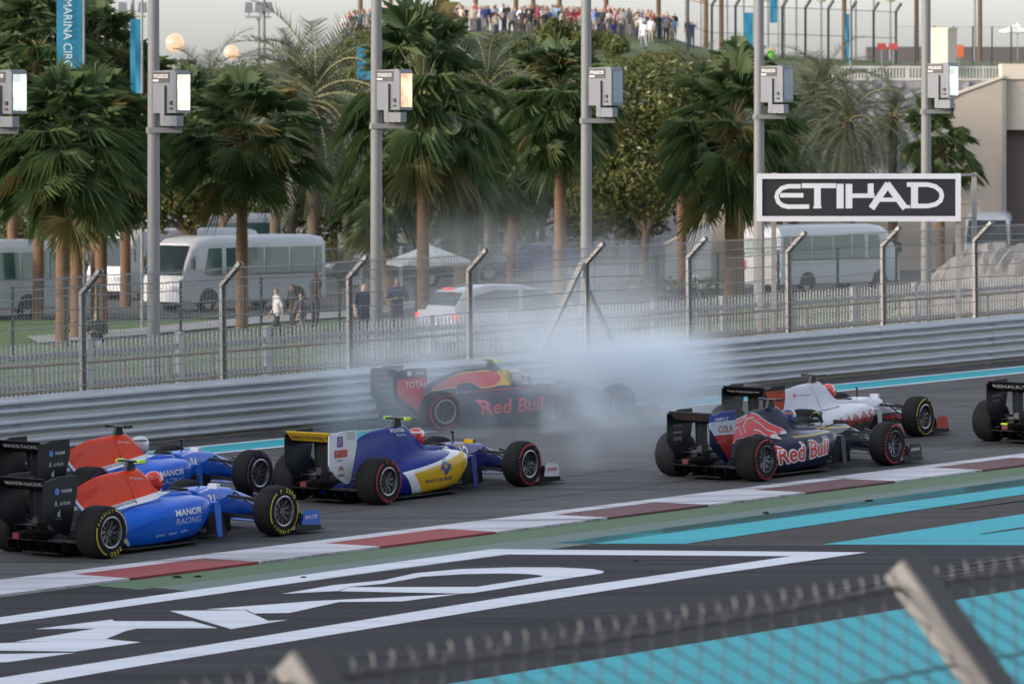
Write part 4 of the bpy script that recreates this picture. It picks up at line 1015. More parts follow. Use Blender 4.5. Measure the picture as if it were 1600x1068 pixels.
# ---- floodlight poles beside the track
M['lampbox'] = pm('grey lamp housing', (.165, .178, .20), .5, .2, var=.1)
M['lampdark'] = pm('dark lamp label', (.05, .05, .055), .5)
LENS = dict(w=emat('lit floodlight lens, white', (.86, 1, .95), 1.0, (.12, .12, .12)), y=emat('lit floodlight lens, warm white', (1, .93, .72), .95, (.12, .12, .12)), o=emat('lit floodlight lens, amber', (1, .60, .36), .75, (.12, .12, .12)), n=pm('unlit floodlight lens', (.25, .33, .38), .12, .2, var=.3))
for _k in 'wyo':
    _m = LENS[_k]; _n, _l = _m.node_tree.nodes, _m.node_tree.links; _b = _n['Principled BSDF']
    _t = _n.new('ShaderNodeTexCoord'); _z = _n.new('ShaderNodeTexNoise'); _z.inputs['Scale'].default_value = 3.2; _l.new(_t.outputs['Object'], _z.inputs['Vector'])
    _r = _n.new('ShaderNodeMapRange'); _r.inputs[1].default_value = .35; _r.inputs[2].default_value = .65; _r.inputs[3].default_value = .28; _r.inputs[4].default_value = .75; _l.new(_z.outputs[0], _r.inputs[0]); _l.new(_r.outputs[0], _b.inputs['Emission Strength'])
def flood_pole(px, s, bpx, bpy, lens, label, h=12.0):
    base = onpx(px, s); p = thing('floodlight_pole', label, 'light pole', base, group='floodlight poles beside the track')
    mb = MB(); mb.cyl((0, 0, -.1), (0, 0, h), .13, .10, n=16); mb.cyl((0, 0, -.05), (0, 0, .04), .24, n=12); mb.build('pole', M['pole'], p, smooth=True)
    zb = P(bpx, bpy, s).z - base.z; xb = (bpx - px) / s          # box bottom, box centre column
    rot = Matrix.Rotation(R(-36), 4, 'Z'); tr = Matrix.Translation((xb, -.1, zb)) @ rot
    W_, D_, H_ = .62, .44, .84
    mb = MB(); mb.prism([(-W_ / 2, 0), (W_ / 2, 0), (W_ / 2, H_ - .06), (W_ / 2 - .05, H_), (-W_ / 2, H_ - .02)], D_, mtx=tr); box = mb.build('lamp_housing', M['lampbox'], p)
    mb = MB(); mb.prism([(-W_ / 2 + .02, H_ - .25), (W_ / 2 - .16, H_ - .25), (W_ / 2 - .16, H_ - .04), (-W_ / 2 + .02, H_ - .04)], .01, mtx=tr @ Matrix.Translation((0, -D_ / 2 - .003, 0))); mb.build('label_plate', M['lampdark'], box)
    uv = fit(text_uv('musco', .1, .0015), .36, .075)
    ud = rot @ Vector((1, 0, 0)); o = tr @ Vector((-.07, -D_ / 2 - .009, H_ - .12))
    decal_plane('lettering', uv, o, ud, (0, 0, 1), paint((.7, .7, .7)), box); decal_plane('lettering', poly_uv([(-.07, -.018), (.07, -.018), (.07, .018), (-.07, .018)]), tr @ Vector((-.2, -D_ / 2 - .009, H_ - .205)), ud, (0, 0, 1), paint((.7, .7, .7)), box)
    mb = MB(); mb.prism([(-D_ / 2 + .04, .06), (D_ / 2 - .04, .06), (D_ / 2 - .04, H_ - .09), (-D_ / 2 + .04, H_ - .09)], .02, mtx=tr @ Matrix.Translation((W_ / 2 + .006, 0, 0)) @ Matrix.Rotation(R(90), 4, 'Z')); mb.build('lens', LENS[lens], box)
    mb = MB(); mb.box((W_ / 2 - .13, -D_ / 2 - .015, .20), (.06, .03, .07)); mb.box((W_ / 2 - .13, -D_ / 2 - .015, .09), (.06, .03, .03)); mb.v = [tuple(tr @ Vector(v)) for v in mb.v]; mb.build('latch', M['steel_dark'], box)
    mb = MB(); mb.box((.0, -D_ / 2 - .03, .16), (.11, .05, .76)); mb.box((.16, -D_ / 2 + .05, -.15), (.42, .20, .20)); mb.v = [tuple(tr @ Vector(v)) for v in mb.v]; mb.build('bracket', M['lampbox'], p)
    mb = MB(); mb.box((xb * .5 + .06, -.1, zb - .33), (xb + .30, .10, .10)); mb.cyl((0, 0, zb - .39), (0, 0, zb - .27), .15, n=12); mb.cyl((xb + .08, -.1, zb - .36), (xb + .08, -.1, zb - .2), .04, n=8); mb.build('arm', M['pole'], p)
    return p
for a in ((-22, 82, 12, 178, 'w', 'grey floodlight pole with white glowing lamp box before the tall teal banner'), (240, 80, 268, 177, 'y', 'grey floodlight pole with warm white lamp in front of the minibus'),
          (588, 75.7, 616, 172, 'o', 'grey floodlight pole with amber glowing lamp by the white parasol'), (916, 71.6, 946, 165, 'n', 'grey floodlight pole with unlit lamp behind the braced fence post'),
          (1186, 68.3, 1213, 160, 'n', 'grey floodlight pole with unlit lamp at the end of the airline sign'), (1447, 65, 1472, 153, 'w', 'grey floodlight pole with pale green lit lamp behind the airline sign')): flood_pole(*a)

# ---- the airline sign
def sign_board():
    s = 74.0; a = P(1183, 345, s); w, h = 317 / s, 73 / s
    base = on(a.x, a.y); t = thing('advertising_sign', 'black advertising board reading ETIHAD in white letters with a white frame', 'sign', (a.x, a.y, base.z))
    z0 = a.z - base.z
    mb = MB(); mb.box((w / 2, 0, z0 + h / 2), (w - .02, .10, h - .02)); mb.build('panel', pm('black sign film', (.022, .022, .026), .45, var=.2), t)
    k = .11; wh = pm('white sign frame', (.70, .71, .75), .45, var=.04)
    for c, sz in (((w / 2, -.03, z0 + k / 2 - .01), (w, .13, k)), ((w / 2, -.03, z0 + h - k / 2 + .01), (w, .13, k)), ((k / 2 - .01, -.032, z0 + h / 2), (k, .13, h)), ((w - k / 2 + .01, -.032, z0 + h / 2), (k, .13, h))):
        mb = MB(); mb.box(c, sz); mb.build('frame', wh, t)
    # letters from strokes, in zoomed sign pixels
    def L(x, y): return ((x - 288) / 3.478 / s, z0 + h - (y - 745) / 3.478 / s)
    let = [('E', [[(524, 811), (455, 811), (420, 822), (398, 846), (393, 868), (402, 896), (425, 915), (455, 922), (570, 921)], [(412, 860), (538, 860)]], 24),
           ('T', [[(530, 808), (716, 808)], [(615, 800), (615, 931)], [(592, 925), (636, 925)]], (26, 36, 12)), ('I', [[(738, 798), (738, 931)]], 38), ('H', [[(786, 798), (786, 931)], [(790, 862), (925, 862)], [(904, 796), (904, 868)]], (36, 24, 32)),
           ('A', [[(1000, 796), (908, 931)], [(992, 796), (1092, 931)], [(955, 884), (1060, 884)], [(1075, 922), (1118, 922)]], (36, 36, 22, 16)), ('D', [[(1142, 800), (1142, 925)], [(1100, 802), (1215, 802), (1255, 812), (1284, 836), (1291, 862), (1284, 888), (1258, 908), (1215, 918), (1122, 918)]], (38, 25))]
    wl_ = paint((.72, .73, .77))
    for nm, strokes, wd in let:
        mb = MB()
        for i, st in enumerate(strokes):
            ww = (wd[i] if isinstance(wd, tuple) else wd) / 3.478 / s
            vs, fs = stroke_uv([L(*p) for p in st], ww)
            mb.add([(u, -.056 - .002 * i, v) for u, v in vs], fs)
        mb.build('letter', wl_, t, fix=False)
    for x, y in ((.06, .14), (w - .03, .0), (w + .38, .75), (.4, .8)):
        pz = ground_z(a.x + x, a.y + y) - base.z
        mb = MB(); mb.bar((x, y + .1, pz - .1), (x, y + .1, z0 + h + .02), .10, .10); mb.build('post', M['fpost'], t)
    for zz in (z0 + .05, z0 + h - .02):
        mb = MB(); mb.bar((w - .03, .1, zz), (w + .38, .85, zz), .05); mb.build('brace', M['galv'], t)
        mb = MB(); mb.bar((.06, .24, zz), (.4, .9, zz), .05); mb.build('brace', M['galv'], t)
    mb = MB(); mb.bar((.4, .9, z0 + h - .02), (w + .38, .85, z0 + h - .02), .05); mb.build('brace', M['galv'], t)
sign_board()

# ================================================================== vegetation
M['fan'] = leaf_mat('fan palm leaf', (.046, .10, .040), (.115, .145, .05), trans=.38)
M['fan_old'] = leaf_mat('old fan palm leaf', (.09, .10, .03), (.17, .13, .045))
M['date'] = leaf_mat('date palm leaflet', (.055, .075, .05), (.10, .115, .07))
M['stalk'] = pm('palm leaf stalk', (.22, .22, .10), .7)
M['bark'] = pm('ringed palm bark', (.155, .092, .052), .9, var=.6, scale=3, bump=.9, bscale=14, stretch=(1, 1, 7))
M['bark_dark'] = pm('shaggy dark palm bark', (.10, .08, .06), .95, var=.4, scale=5, bump=1, bscale=12)
M['leaf'] = leaf_mat('broad leaf', (.045, .075, .02), (.12, .13, .04))
M['leaf2'] = leaf_mat('yellowish broad leaf', (.09, .11, .025), (.20, .18, .04))
M['blossom'] = pm('pale blossom', (.36, .33, .22), .8)
M['wood'] = pm('tree bark', (.14, .095, .06), .9, var=.3, bump=.6)
def frond_fan(mb, o, az, el, pet, r, rnd, mi=0, n=26):
    d = Vector((math.cos(az) * math.cos(el), math.sin(az) * math.cos(el), math.sin(el)))
    side = d.cross(Vector((0, 0, 1)));
    if side.length < .05: side = Vector((1, 0, 0))
    side.normalize()
    mid = o + d * pet * .6; p1 = o + d * pet + Vector((0, 0, -.12 * pet * math.cos(el)))
    d2 = (p1 - mid).normalized(); d2 = (d2 + Vector((0, 0, -.25))).normalized(); nrm = side.cross(d2)
    mb.tube([o, mid, p1], [.028, .022, .014], 3, mi=2)
    hang = .42 if el > .2 else (.6 if el > -.3 else .3)
    for i in range(n):
        ph = R(-115 + 230 * (i + .5) / n) + rnd.uniform(-.04, .04); L = r * (1 - .25 * abs(ph) / 2) * rnd.uniform(.85, 1.1)
        dr = (d2 * math.cos(ph) + side * math.sin(ph) + nrm * .12).normalized(); w = L * math.sin(R(230 / n / 2)) * .95
        sd = dr.cross(nrm).normalized()
        a = p1 + dr * L * .5 + Vector((0, 0, rnd.uniform(-.04, .02))); tip = p1 + dr * L + Vector((0, 0, -hang * L * rnd.uniform(.5, 1.2)))
        mb.add([p1, a + sd * w * .30, tip, a - sd * w * .30 + nrm * w * .25], [(0, 1, 2), (0, 2, 3)], mi)
def fan_palm_mesh(seed, crown_h=1.0, skirt=1.0, n=76):
    rnd = random.Random(seed); mb = MB()
    for k in range(n):
        f = k / n; el = R(lerp(84, -70 * skirt, f ** .9)) + rnd.uniform(-.28, .28); az = k * 2.39996 + rnd.uniform(-.3, .3)
        z = lerp(.45, -.55, f); pet = lerp(1.1, 1.35, f) * rnd.uniform(.65, 1.25) * crown_h
        frond_fan(mb, Vector((0, 0, z)), az, el, pet, rnd.uniform(.95, 1.2), rnd, 1 if (f > .80 and rnd.random() < .45) or rnd.random() < .05 else 0)
    return mb.mesh('crown', [M['fan'], M['fan_old'], M['stalk']], fix=False)
def date_palm_mesh(seed, n=58, L=2.9):
    rnd = random.Random(seed); mb = MB()
    for k in range(n):
        f = k / n; el = R(lerp(80, -35, f ** .9)) + rnd.uniform(-.12, .12); az = k * 2.39996 + rnd.uniform(-.3, .3); ll = L * rnd.uniform(.85, 1.1)
        h = Vector((math.cos(az), math.sin(az), 0)); pts = []; p = Vector((0, 0, lerp(.3, -.3, f))); e = el
        for i in range(11):
            pts.append(p.copy()); e -= R(7.5) * (1 + f * .3); p = p + (h * math.cos(e) + Vector((0, 0, math.sin(e)))) * ll / 10
        mb.tube(pts, [.03 - .0025 * i for i in range(11)], 3, mi=1)
        side = h.cross(Vector((0, 0, 1)))
        for i in range(1, 10):
            for sub in (0, .33, .66):
                b = pts[i].lerp(pts[min(i + 1, 10)], sub); dr = (pts[min(i + 1, 10)] - pts[i - 1]).normalized(); up = side.cross(dr)
                ln = .62 * math.sin(math.pi * (.12 + .8 * (i + sub) / 10.5)) * rnd.uniform(.8, 1.15)
                for sg in (-1, 1):
                    v = (dr * .75 + side * sg * .85 + up * rnd.uniform(.1, .5)).normalized()
                    tip = b + v * ln + Vector((0, 0, -.10 * ln)); wv = dr * .028
                    mb.add([b - wv, b + wv, tip], [(0, 1, 2)], 0)
    return mb.mesh('crown', [M['date'], M['stalk']], fix=False)
def trunk_mesh(h, r0, r1, bend=0.0, mat='bark', rings=True, boots=False):
    mb = MB(); pts = []; rs = []; n = max(8, int(h / (.14 if rings else .5)))
    for i in range(n + 1):
        f = i / n; pts.append((bend * math.sin(f * 2.2) * h * .12, 0, f * h - .2)); rs.append(lerp(r0, r1, f) * (1 + (.07 if (i % 2) and rings else 0)) * (1.35 if i == 0 else 1))
    mb.tube(pts, rs, 12)
    if boots:
        rnd = random.Random(5)
        for k in range(70):
            z = h - rnd.uniform(0, 1.6); a = rnd.uniform(0, 6.28); c = Vector((math.cos(a), math.sin(a), 0)); p = Vector((bend * math.sin(z / h * 2.2) * h * .12, 0, z - .2)) + c * r1 * .9
            mb.add([p + Vector((0, 0, -.06)) + Vector((-c.y, c.x, 0)) * .07, p + Vector((0, 0, -.06)) - Vector((-c.y, c.x, 0)) * .07, p + c * .22 + Vector((0, 0, .22))], [(0, 1, 2)])
    return mb.mesh('trunk', M[mat], smooth=True, ang=70), Vector(pts[-1])
FANS = [fan_palm_mesh(11), fan_palm_mesh(12, 1.05, .8, 62), fan_palm_mesh(13, .95, 1.08, 84), fan_palm_mesh(15, 1.1, .65, 54)]; FAN_UP = [fan_palm_mesh(14, 1.1, .55, 60)]
DATES = [date_palm_mesh(s) for s in (21, 22)]
FS = 1.05
def palm(px, s, crown_py, label, kind='fan', scale=1.0, r=.17, bend=0.0, dark=False, seed=0, group='palms around the parking lot'):
    b = onpx(px, s); top = P(px, crown_py, s).z; h = top - b.z
    t = thing('fan_palm' if kind != 'date' else 'date_palm', label, 'palm tree', b, random.Random(seed * 7 + 1).uniform(0, 6.28) if abs(bend) < .01 else 0, group)
    me, tip = trunk_mesh(h, r * 1.15, r * .9, bend, 'bark_dark' if dark else 'bark', rings=not dark, boots=dark or kind != 'date')
    link('trunk', me, t)
    src = {'fan': FANS, 'up': FAN_UP, 'date': DATES}[kind]
    c = link('crown', src[seed % len(src)], t, tip, (random.Random(seed + px).uniform(-.16, .16), random.Random(seed + px + 1).uniform(-.16, .16), seed * 1.3)); kz = random.Random(px).uniform(.88, 1.12); c.scale = (scale * FS * (2 - kz), scale * FS * (2 - kz) * random.Random(px + 3).uniform(.92, 1.08), scale * FS * kz)
    return t
palm(97, 55, 215, 'fan palm with orange lit trunk standing closest to the leftmost minibus', seed=0, scale=1.05)
palm(120, 53, 235, 'fan palm with brown trunk just right of an orange lit palm trunk', seed=1, scale=.95)
palm(158, 52, 205, 'fan palm with reddish trunk in front of the half hidden minibus', seed=2, scale=1.0)
palm(60, 48, 70, 'tall fan palm rising left of the big teal banner', 'up', 1.05, seed=0)
palm(150, 47, 95, 'tall fan palm rising behind the big teal banner pole', 'fan', .95, seed=1)
palm(196, 45, 155, 'dense fan palm behind the narrow teal feather flag', 'fan', 1.05, seed=4)
palm(20, 46, 160, 'fan palm with wide crown behind the white glowing lamp box', 'fan', 1.1, seed=5)
palm(378, 51, 205, 'fan palm whose brown trunk crosses the big minibus', 'fan', 1.0, seed=5)
palm(490, 40, 150, 'broad grey green date palm left of the spectator hill', 'date', 1.6, r=.24, dark=True, seed=0)
palm(430, 38, 200, 'smaller date palm with drooping fronds behind the minibus roof', 'date', 1.0, r=.22, dark=True, seed=1)
palm(661, 52, 150, 'large fan palm with orange lit trunk passing before the parasol', 'fan', 1.22, r=.17, seed=7)
palm(625, 47, 285, 'short leaning fan palm with rust coloured trunk near the dark pickup', 'fan', .72, r=.2, bend=-1.2, seed=8)
palm(728, 46, 265, 'short palm with thick shaggy dark trunk right of the parasol', 'date', .95, r=.40, dark=True, seed=1)
palm(875, 48, 150, 'fan palm with slim brown trunk in front of the blue saloon', 'fan', .98, r=.18, seed=6)
palm(800, 43, 245, 'low fan palm growing behind the thin smoke', 'up', .85, seed=3)
palm(1143, 50, 200, 'fan palm with orange trunk left of the airline sign', 'fan', 1.05, r=.2, seed=9)
palm(1155, 42, 105, 'narrow upright fan palm rising above its darker neighbour', 'up', .6, seed=2)
palm(1325, 38, 185, 'large grey date palm behind the airline sign', 'date', 1.05, r=.26, dark=True, seed=3)
palm(1262, 35, 150, 'date palm partly hidden behind the larger grey date palm', 'date', .9, r=.22, dark=True, seed=4)
palm(1470, 44, 215, 'small fan palm right of the airline sign in front of the beige wall', 'fan', .68, r=.14, seed=11)
palm(545, 37, 190, 'dark date palm at the left slope of the hill', 'date', 1.15, r=.22, dark=True, seed=3)
palm(765, 38, 140, 'feathery date palm between two tall fan palms', 'date', 1.5, r=.22, dark=True, seed=4)
palm(1065, 40, 190, 'dark fan palm behind the flowering tree', 'fan', .9, seed=10)
palm(1215, 40, 235, 'low date palm behind the left end of the sign', 'date', .95, r=.2, dark=True, seed=5)
palm(1395, 36, 175, 'date palm whose fronds hang over the right half of the sign', 'date', .85, r=.2, dark=True, seed=6)
palm(300, 43, 190, 'fan palm crowding behind the warm white floodlight', 'fan', .95, seed=12)
# broad leaved trees and hedges
def foliage(name, blobs, n, size, mats, seed, parent=None, third=.04):
    rnd = random.Random(seed); mb = MB(); tot = sum(b[3] * b[4] * b[5] for b in blobs)
    for (cx, cy, cz, rx, ry, rz) in blobs:
        for _ in range(int(n * rx * ry * rz / tot)):
            while True:
                d = Vector((rnd.gauss(0, 1), rnd.gauss(0, 1), rnd.gauss(0, 1)))
                if d.length > .01: break
            d.normalize(); k = rnd.uniform(.55, 1.06) * (1 + .18 * math.sin(d.x * 7 + cx) * math.sin(d.z * 6 + cy))
            p = Vector((cx + d.x * rx * k, cy + d.y * ry * k, cz + d.z * rz * k))
            nn = (d + Vector((rnd.uniform(-.8, .8), rnd.uniform(-.8, .8), rnd.uniform(-.3, .9)))).normalized(); q = nn.to_track_quat('Z', 'Y'); a = rnd.uniform(0, 6.28); sz = size * rnd.uniform(.6, 1.3)
            vs = [p + q @ Vector((math.cos(a + f) * sz * l, math.sin(a + f) * sz * l, zz)) for f, l, zz in ((0, 1, -.15 * sz), (1.57, .45, .05 * sz), (3.14, .8, -.1 * sz), (4.71, .45, .05 * sz))]
            r = rnd.random(); mb.add(vs, [(0, 1, 2, 3)], 2 if (len(mats) > 2 and r < third and d.z > 0) else (1 if r < .35 else 0))
    return mb.build(name, mats, parent, fix=False)
def tree(px, s, label, blobs, n, size, mats, trunk_h, seed, group='broad leaved trees', lean=.1):
    b = onpx(px, s); t = thing('broadleaf_tree', label, 'tree', b, group=group); rnd = random.Random(seed)
    mb = MB(); mb.tube([(0, 0, -.2), (lean * .4, 0, trunk_h * .5), (lean, 0, trunk_h)], [.22, .16, .13], 8)
    for k in range(6):
        a = rnd.uniform(0, 6.28); bl = blobs[k % len(blobs)]
        mb.tube([(lean, 0, trunk_h - .1), Vector((lean, 0, trunk_h)).lerp(Vector(bl[:3]), .5) + Vector((math.cos(a) * .3, math.sin(a) * .3, .1)), bl[:3]], [.10, .06, .025], 6)
    mb.build('trunk', M['wood'], t, smooth=True)
    foliage('crown', blobs, n, size, mats, seed, t)
    return t
LM, LM2 = [M['leaf'], M['leaf2'], M['blossom']], [M['leaf2'], M['leaf']]
tree(1005, 41, 'big olive green tree with pale blossoms right of the central floodlight pole', [(-1.3, 0, 6.6, 1.5, 1.5, 1.9), (.7, 0, 7.2, 1.7, 1.5, 1.8), (0, -.3, 4.6, 2.3, 1.6, 1.7), (1.7, .4, 5.2, 1.6, 1.3, 1.6), (-1.7, .2, 3.8, 1.3, 1.2, 1.3), (2.5, .4, 7.6, 1.4, 1.2, 1.3), (-1.0, .2, 8.3, .9, .9, .8)], 13000, .12, LM, 2.4, 31)
tree(960, 36, 'yellow green tree filling the gap behind the central floodlight pole', [(0, 0, 4.2, 2.1, 1.5, 2.6), (1.0, 0, 2.6, 1.7, 1.3, 1.3)], 4500, .15, LM, 1.6, 32)
tree(1075, 36, 'dark tree leaning towards the fan palm left of the sign', [(0, 0, 7.0, 2.0, 1.6, 2.6), (.8, 0, 3.4, 1.6, 1.3, 1.6)], 5500, .15, LM, 2.0, 33)
tree(290, 44, 'yellowish tree behind the roof of the big minibus', [(0, 0, 4.0, 1.6, 1.3, 1.2), (-1.2, 0, 3.6, 1.0, 1.0, 1.0), (1.1, .2, 4.6, 1.2, 1.1, 1.2)], 4500, .13, LM2, 2.6, 34)
tree(345, 40, 'low forked tree behind the palm that crosses the minibus', [(0, 0, 4.4, 1.7, 1.3, 1.3), (1.2, 0, 4.2, 1.0, 1.0, .9)], 3000, .14, LM, 2.7, 35)
tree(790, 37, 'dark tree behind the drifting smoke', [(0, 0, 4.0, 2.2, 1.4, 2.0), (-1.5, 0, 4.6, 1.5, 1.2, 1.6), (1.6, .3, 5.4, 1.6, 1.2, 1.8)], 5500, .15, LM, 2.0, 36)
tree(100, 38, 'dark tree closing the gap behind the clustered palms', [(-2, 0, 3.6, 2.4, 1.4, 2.6), (1.6, 0, 4.2, 2.4, 1.4, 3.2), (0, .3, 6.4, 2.0, 1.4, 2.0)], 6500, .16, LM, 2.0, 37)
tree(250, 33, 'dark treetop beside the helicopter', [(-2, 0, 4.6, 2.6, 1.5, 3.0), (2.0, 0, 4.4, 2.6, 1.5, 3.2), (5, 0, 4.4, 2.2, 1.5, 3.0)], 6500, .17, LM, 2.0, 38)
tree(560, 34, 'bushy tree at the left foot of the spectator hill', [(0, 0, 3.6, 2.4, 1.4, 2.4), (2.4, 0, 3.2, 2.0, 1.3, 2.0)], 4500, .16, LM, 1.8, 39)
def hedge(px0, px1, s, h, label, seed):
    b = onpx((px0 + px1) / 2, s); L = (px1 - px0) / s; t = thing('hedge', label, 'hedge', b, group='clipped hedges along the lot')
    bl = []; k = max(2, int(L / 1.2))
    for i in range(k): bl.append((-L / 2 + (i + .5) * L / k, random.uniform(-.2, .2), h * .5, L / k * .75, .7, h * random.uniform(.5, .62)))
    foliage('foliage', bl, int(260 * L * h), .10, [M['leaf'], M['leaf2']], seed, t)
    mb = MB()
    for x in bl: mb.cyl((x[0], 0, -.1), (x[0], 0, h * .6), .03, n=5)
    mb.build('stems', M['wood'], t)
hedge(505, 620, 36, 1.7, 'hedge behind the dark pickup truck', 41); hedge(790, 905, 36, 1.9, 'yellow green hedge behind the blue saloon', 42)
hedge(1060, 1105, 37, 1.4, 'trimmed hedge on the white ramp wall', 43); hedge(390, 520, 37, 1.5, 'hedge past the end of the big minibus', 44)
hedge(880, 1125, 42, .8, 'low dark hedge beyond the motorcycle', 45)
hedge(-20, 260, 36, 2.2, 'hedge behind the leftmost minibuses', 46)
for _i, (px, s_, py, sc, lb) in enumerate(((330, 36, 150, 1.15, 'grey green date palm behind the first row of fan palms'), (455, 35, 130, 1.2, 'tall date palm left of the hill foot'), (700, 35, 150, 1.1, 'date palm behind the large amber lit fan palm'), (830, 34.5, 160, 1.15, 'date palm filling the gap behind the slim fan palm'),
        (920, 36, 170, 1.0, 'date palm just behind the central floodlight pole'), (1100, 36, 150, 1.1, 'date palm between the flowering tree and the sign'), (1290, 34.5, 140, 1.1, 'tall date palm behind the grey date palm'), (1240, 37, 210, 1.0, 'drooping date palm above the sign'), (250, 40, 215, 1.0, 'date palm behind the narrow flag'), (600, 36, 215, 1.1, 'date palm below the hill banner'))):
    palm(px, s_, py, lb, 'date', sc, r=.2, dark=True, seed=_i + 20)
for _i, (px, s_, h_, w_, lb) in enumerate(((425, 34.5, 7.6, 2.8, 'leafy tree behind the drooping date palm'), (690, 34.5, 7.8, 2.6, 'leafy tree under the hill slope'), (845, 34.5, 7.8, 2.6, 'leafy tree behind the slim fan palm'), (905, 35, 7.4, 2.4, 'rounded tree beside the central pole'), (1120, 34.5, 8.2, 2.6, 'leafy tree behind the orange trunked palm'), (1195, 35, 6.8, 2.4, 'leafy tree above the beige block'),
        (520, 34.5, 7.0, 2.6, 'leafy tree left of the small hill banner'), (610, 35, 7.2, 2.6, 'leafy tree behind the leaning palm'), (745, 35, 7.4, 2.4, 'leafy tree behind the shaggy trunk'), (800, 35, 7.0, 2.2, 'leafy tree right of the feathery date palm'), (1260, 35, 6.4, 2.6, 'leafy tree behind the airline sign'), (360, 35, 6.6, 2.4, 'leafy tree above the big minibus roof'))):
    rr_ = random.Random(60 + _i)
    tree(px, s_, lb, [(rr_.uniform(-w_, w_) * .6, rr_.uniform(-.5, .5), h_ * rr_.uniform(.22, .86), w_ * rr_.uniform(.35, .6), 1.2, h_ * rr_.uniform(.10, .20)) for _ in range(11)], 6500, .14, LM, 2.0, 70 + _i)
SHR = []
for _i in range(3):
    rr_ = random.Random(90 + _i)
    _o = foliage('foliage', [(rr_.uniform(-1.2, 1.2), rr_.uniform(-.4, .4), rr_.uniform(.5, 1.3), rr_.uniform(.6, 1.0), .7, rr_.uniform(.5, .9)) for _ in range(5)], 1500, .15, [M['leaf'], M['leaf2'], M['blossom']], 95 + _i); SHR.append(_o.data); bpy.data.objects.remove(_o)
rr_ = random.Random(5)
for _i in range(26):
    px = rr_.uniform(545, 1090); sc = rr_.uniform(25.8, 30.5); t = thing('shrub', 'low leafy shrub growing on the grassy spectator hill', 'shrub', onpx(px, sc), rr_.uniform(0, 6), 'shrubs on the spectator hill'); t.scale = (rr_.uniform(.7, 1.3),) * 3
    link('foliage', SHR[_i % 3], t)
# hill-top palms: only slim trunks and hanging crowns reach into view
HT = thing
hp_pts = [563, 610, 633, 653, 692, 743, 806, 833, 874, 947, 1029, 1103, 1127, 1319, 1432, 1531]
tm_h, tipv = trunk_mesh(9.0, .17, .14, 0, 'bark', rings=False)
for i, px in enumerate(hp_pts):
    s = random.uniform(22.8, 24.0); b = onpx(px, s)
    t = thing('date_palm', 'slim hilltop palm trunk rising out of the spectator crowd' if px < 1050 else 'slim palm trunk rising beyond the far fence', 'palm tree', b, i * .7, 'palms on the far hill and beyond')
    link('trunk', tm_h, t); c = link('crown', DATES[i % 2], t, tipv + Vector((0, 0, .3)), (0, 0, i)); c.scale = (.9, .9, .9)
# ================================================================== vehicles behind the fence
M['buswhite'] = pm('minibus white paint', (.52, .53, .545), .35, var=.05, coat=.3)
M['busglass'] = pm('greenish minibus glass', (.05, .115, .105), .08, var=.35, scale=1.2, spec=.8)
M['plastic'] = pm('grey black plastic', (.03, .03, .032), .6)
M['headlamp'] = pm('headlamp glass', (.55, .56, .58), .1, .3)
M['taillamp'] = pm('red tail lamp', (.45, .02, .02), .25)
M['taillit'] = emat('lit red tail lamp', (1, .08, .06), .35, (.5, .03, .03))
M['hubcap'] = pm('wheel steel', (.35, .36, .37), .4, .6)
def rr(x, hw, zb, zt, rb, rt, n=5, tum=0.0):
    """rounded section at station x; tum narrows the top"""
    pts = []
    for cx, cz, a0, r in ((hw - rb, zb + rb, -90, rb), (hw - rt, zt - rt, 0, rt), (-hw + rt, zt - rt, 90, rt), (-hw + rb, zb + rb, 180, rb)):
        for i in range(n):
            a = R(a0 + 90 * i / (n - 1)); y = cx + math.cos(a) * r; z = cz + math.sin(a) * r
            k = 1 - tum * max(0, (z - (zb + zt) * .5) / ((zt - zb) * .5)); pts.append((x, y * k, z))
    return pts
def road_wheel(parent, x, y, r, w, sg):
    mb = MB(); mb.revolve([(r * .6, -w / 2), (r * .93, -w / 2), (r, -w * .35), (r, w * .35), (r * .93, w / 2), (r * .6, w / 2)], 20)
    t = mb.build('wheel', M['rubber'], parent, (x, sg * y, r), smooth=True, ang=50)
    mb = MB(); mb.cyl((0, -w * .42, 0), (0, w * .42, 0), r * .6, n=16); mb.cyl((0, sg * w * .40, 0), (0, sg * w * .52, 0), r * .2, n=8); mb.build('hub', M['hubcap'], t)
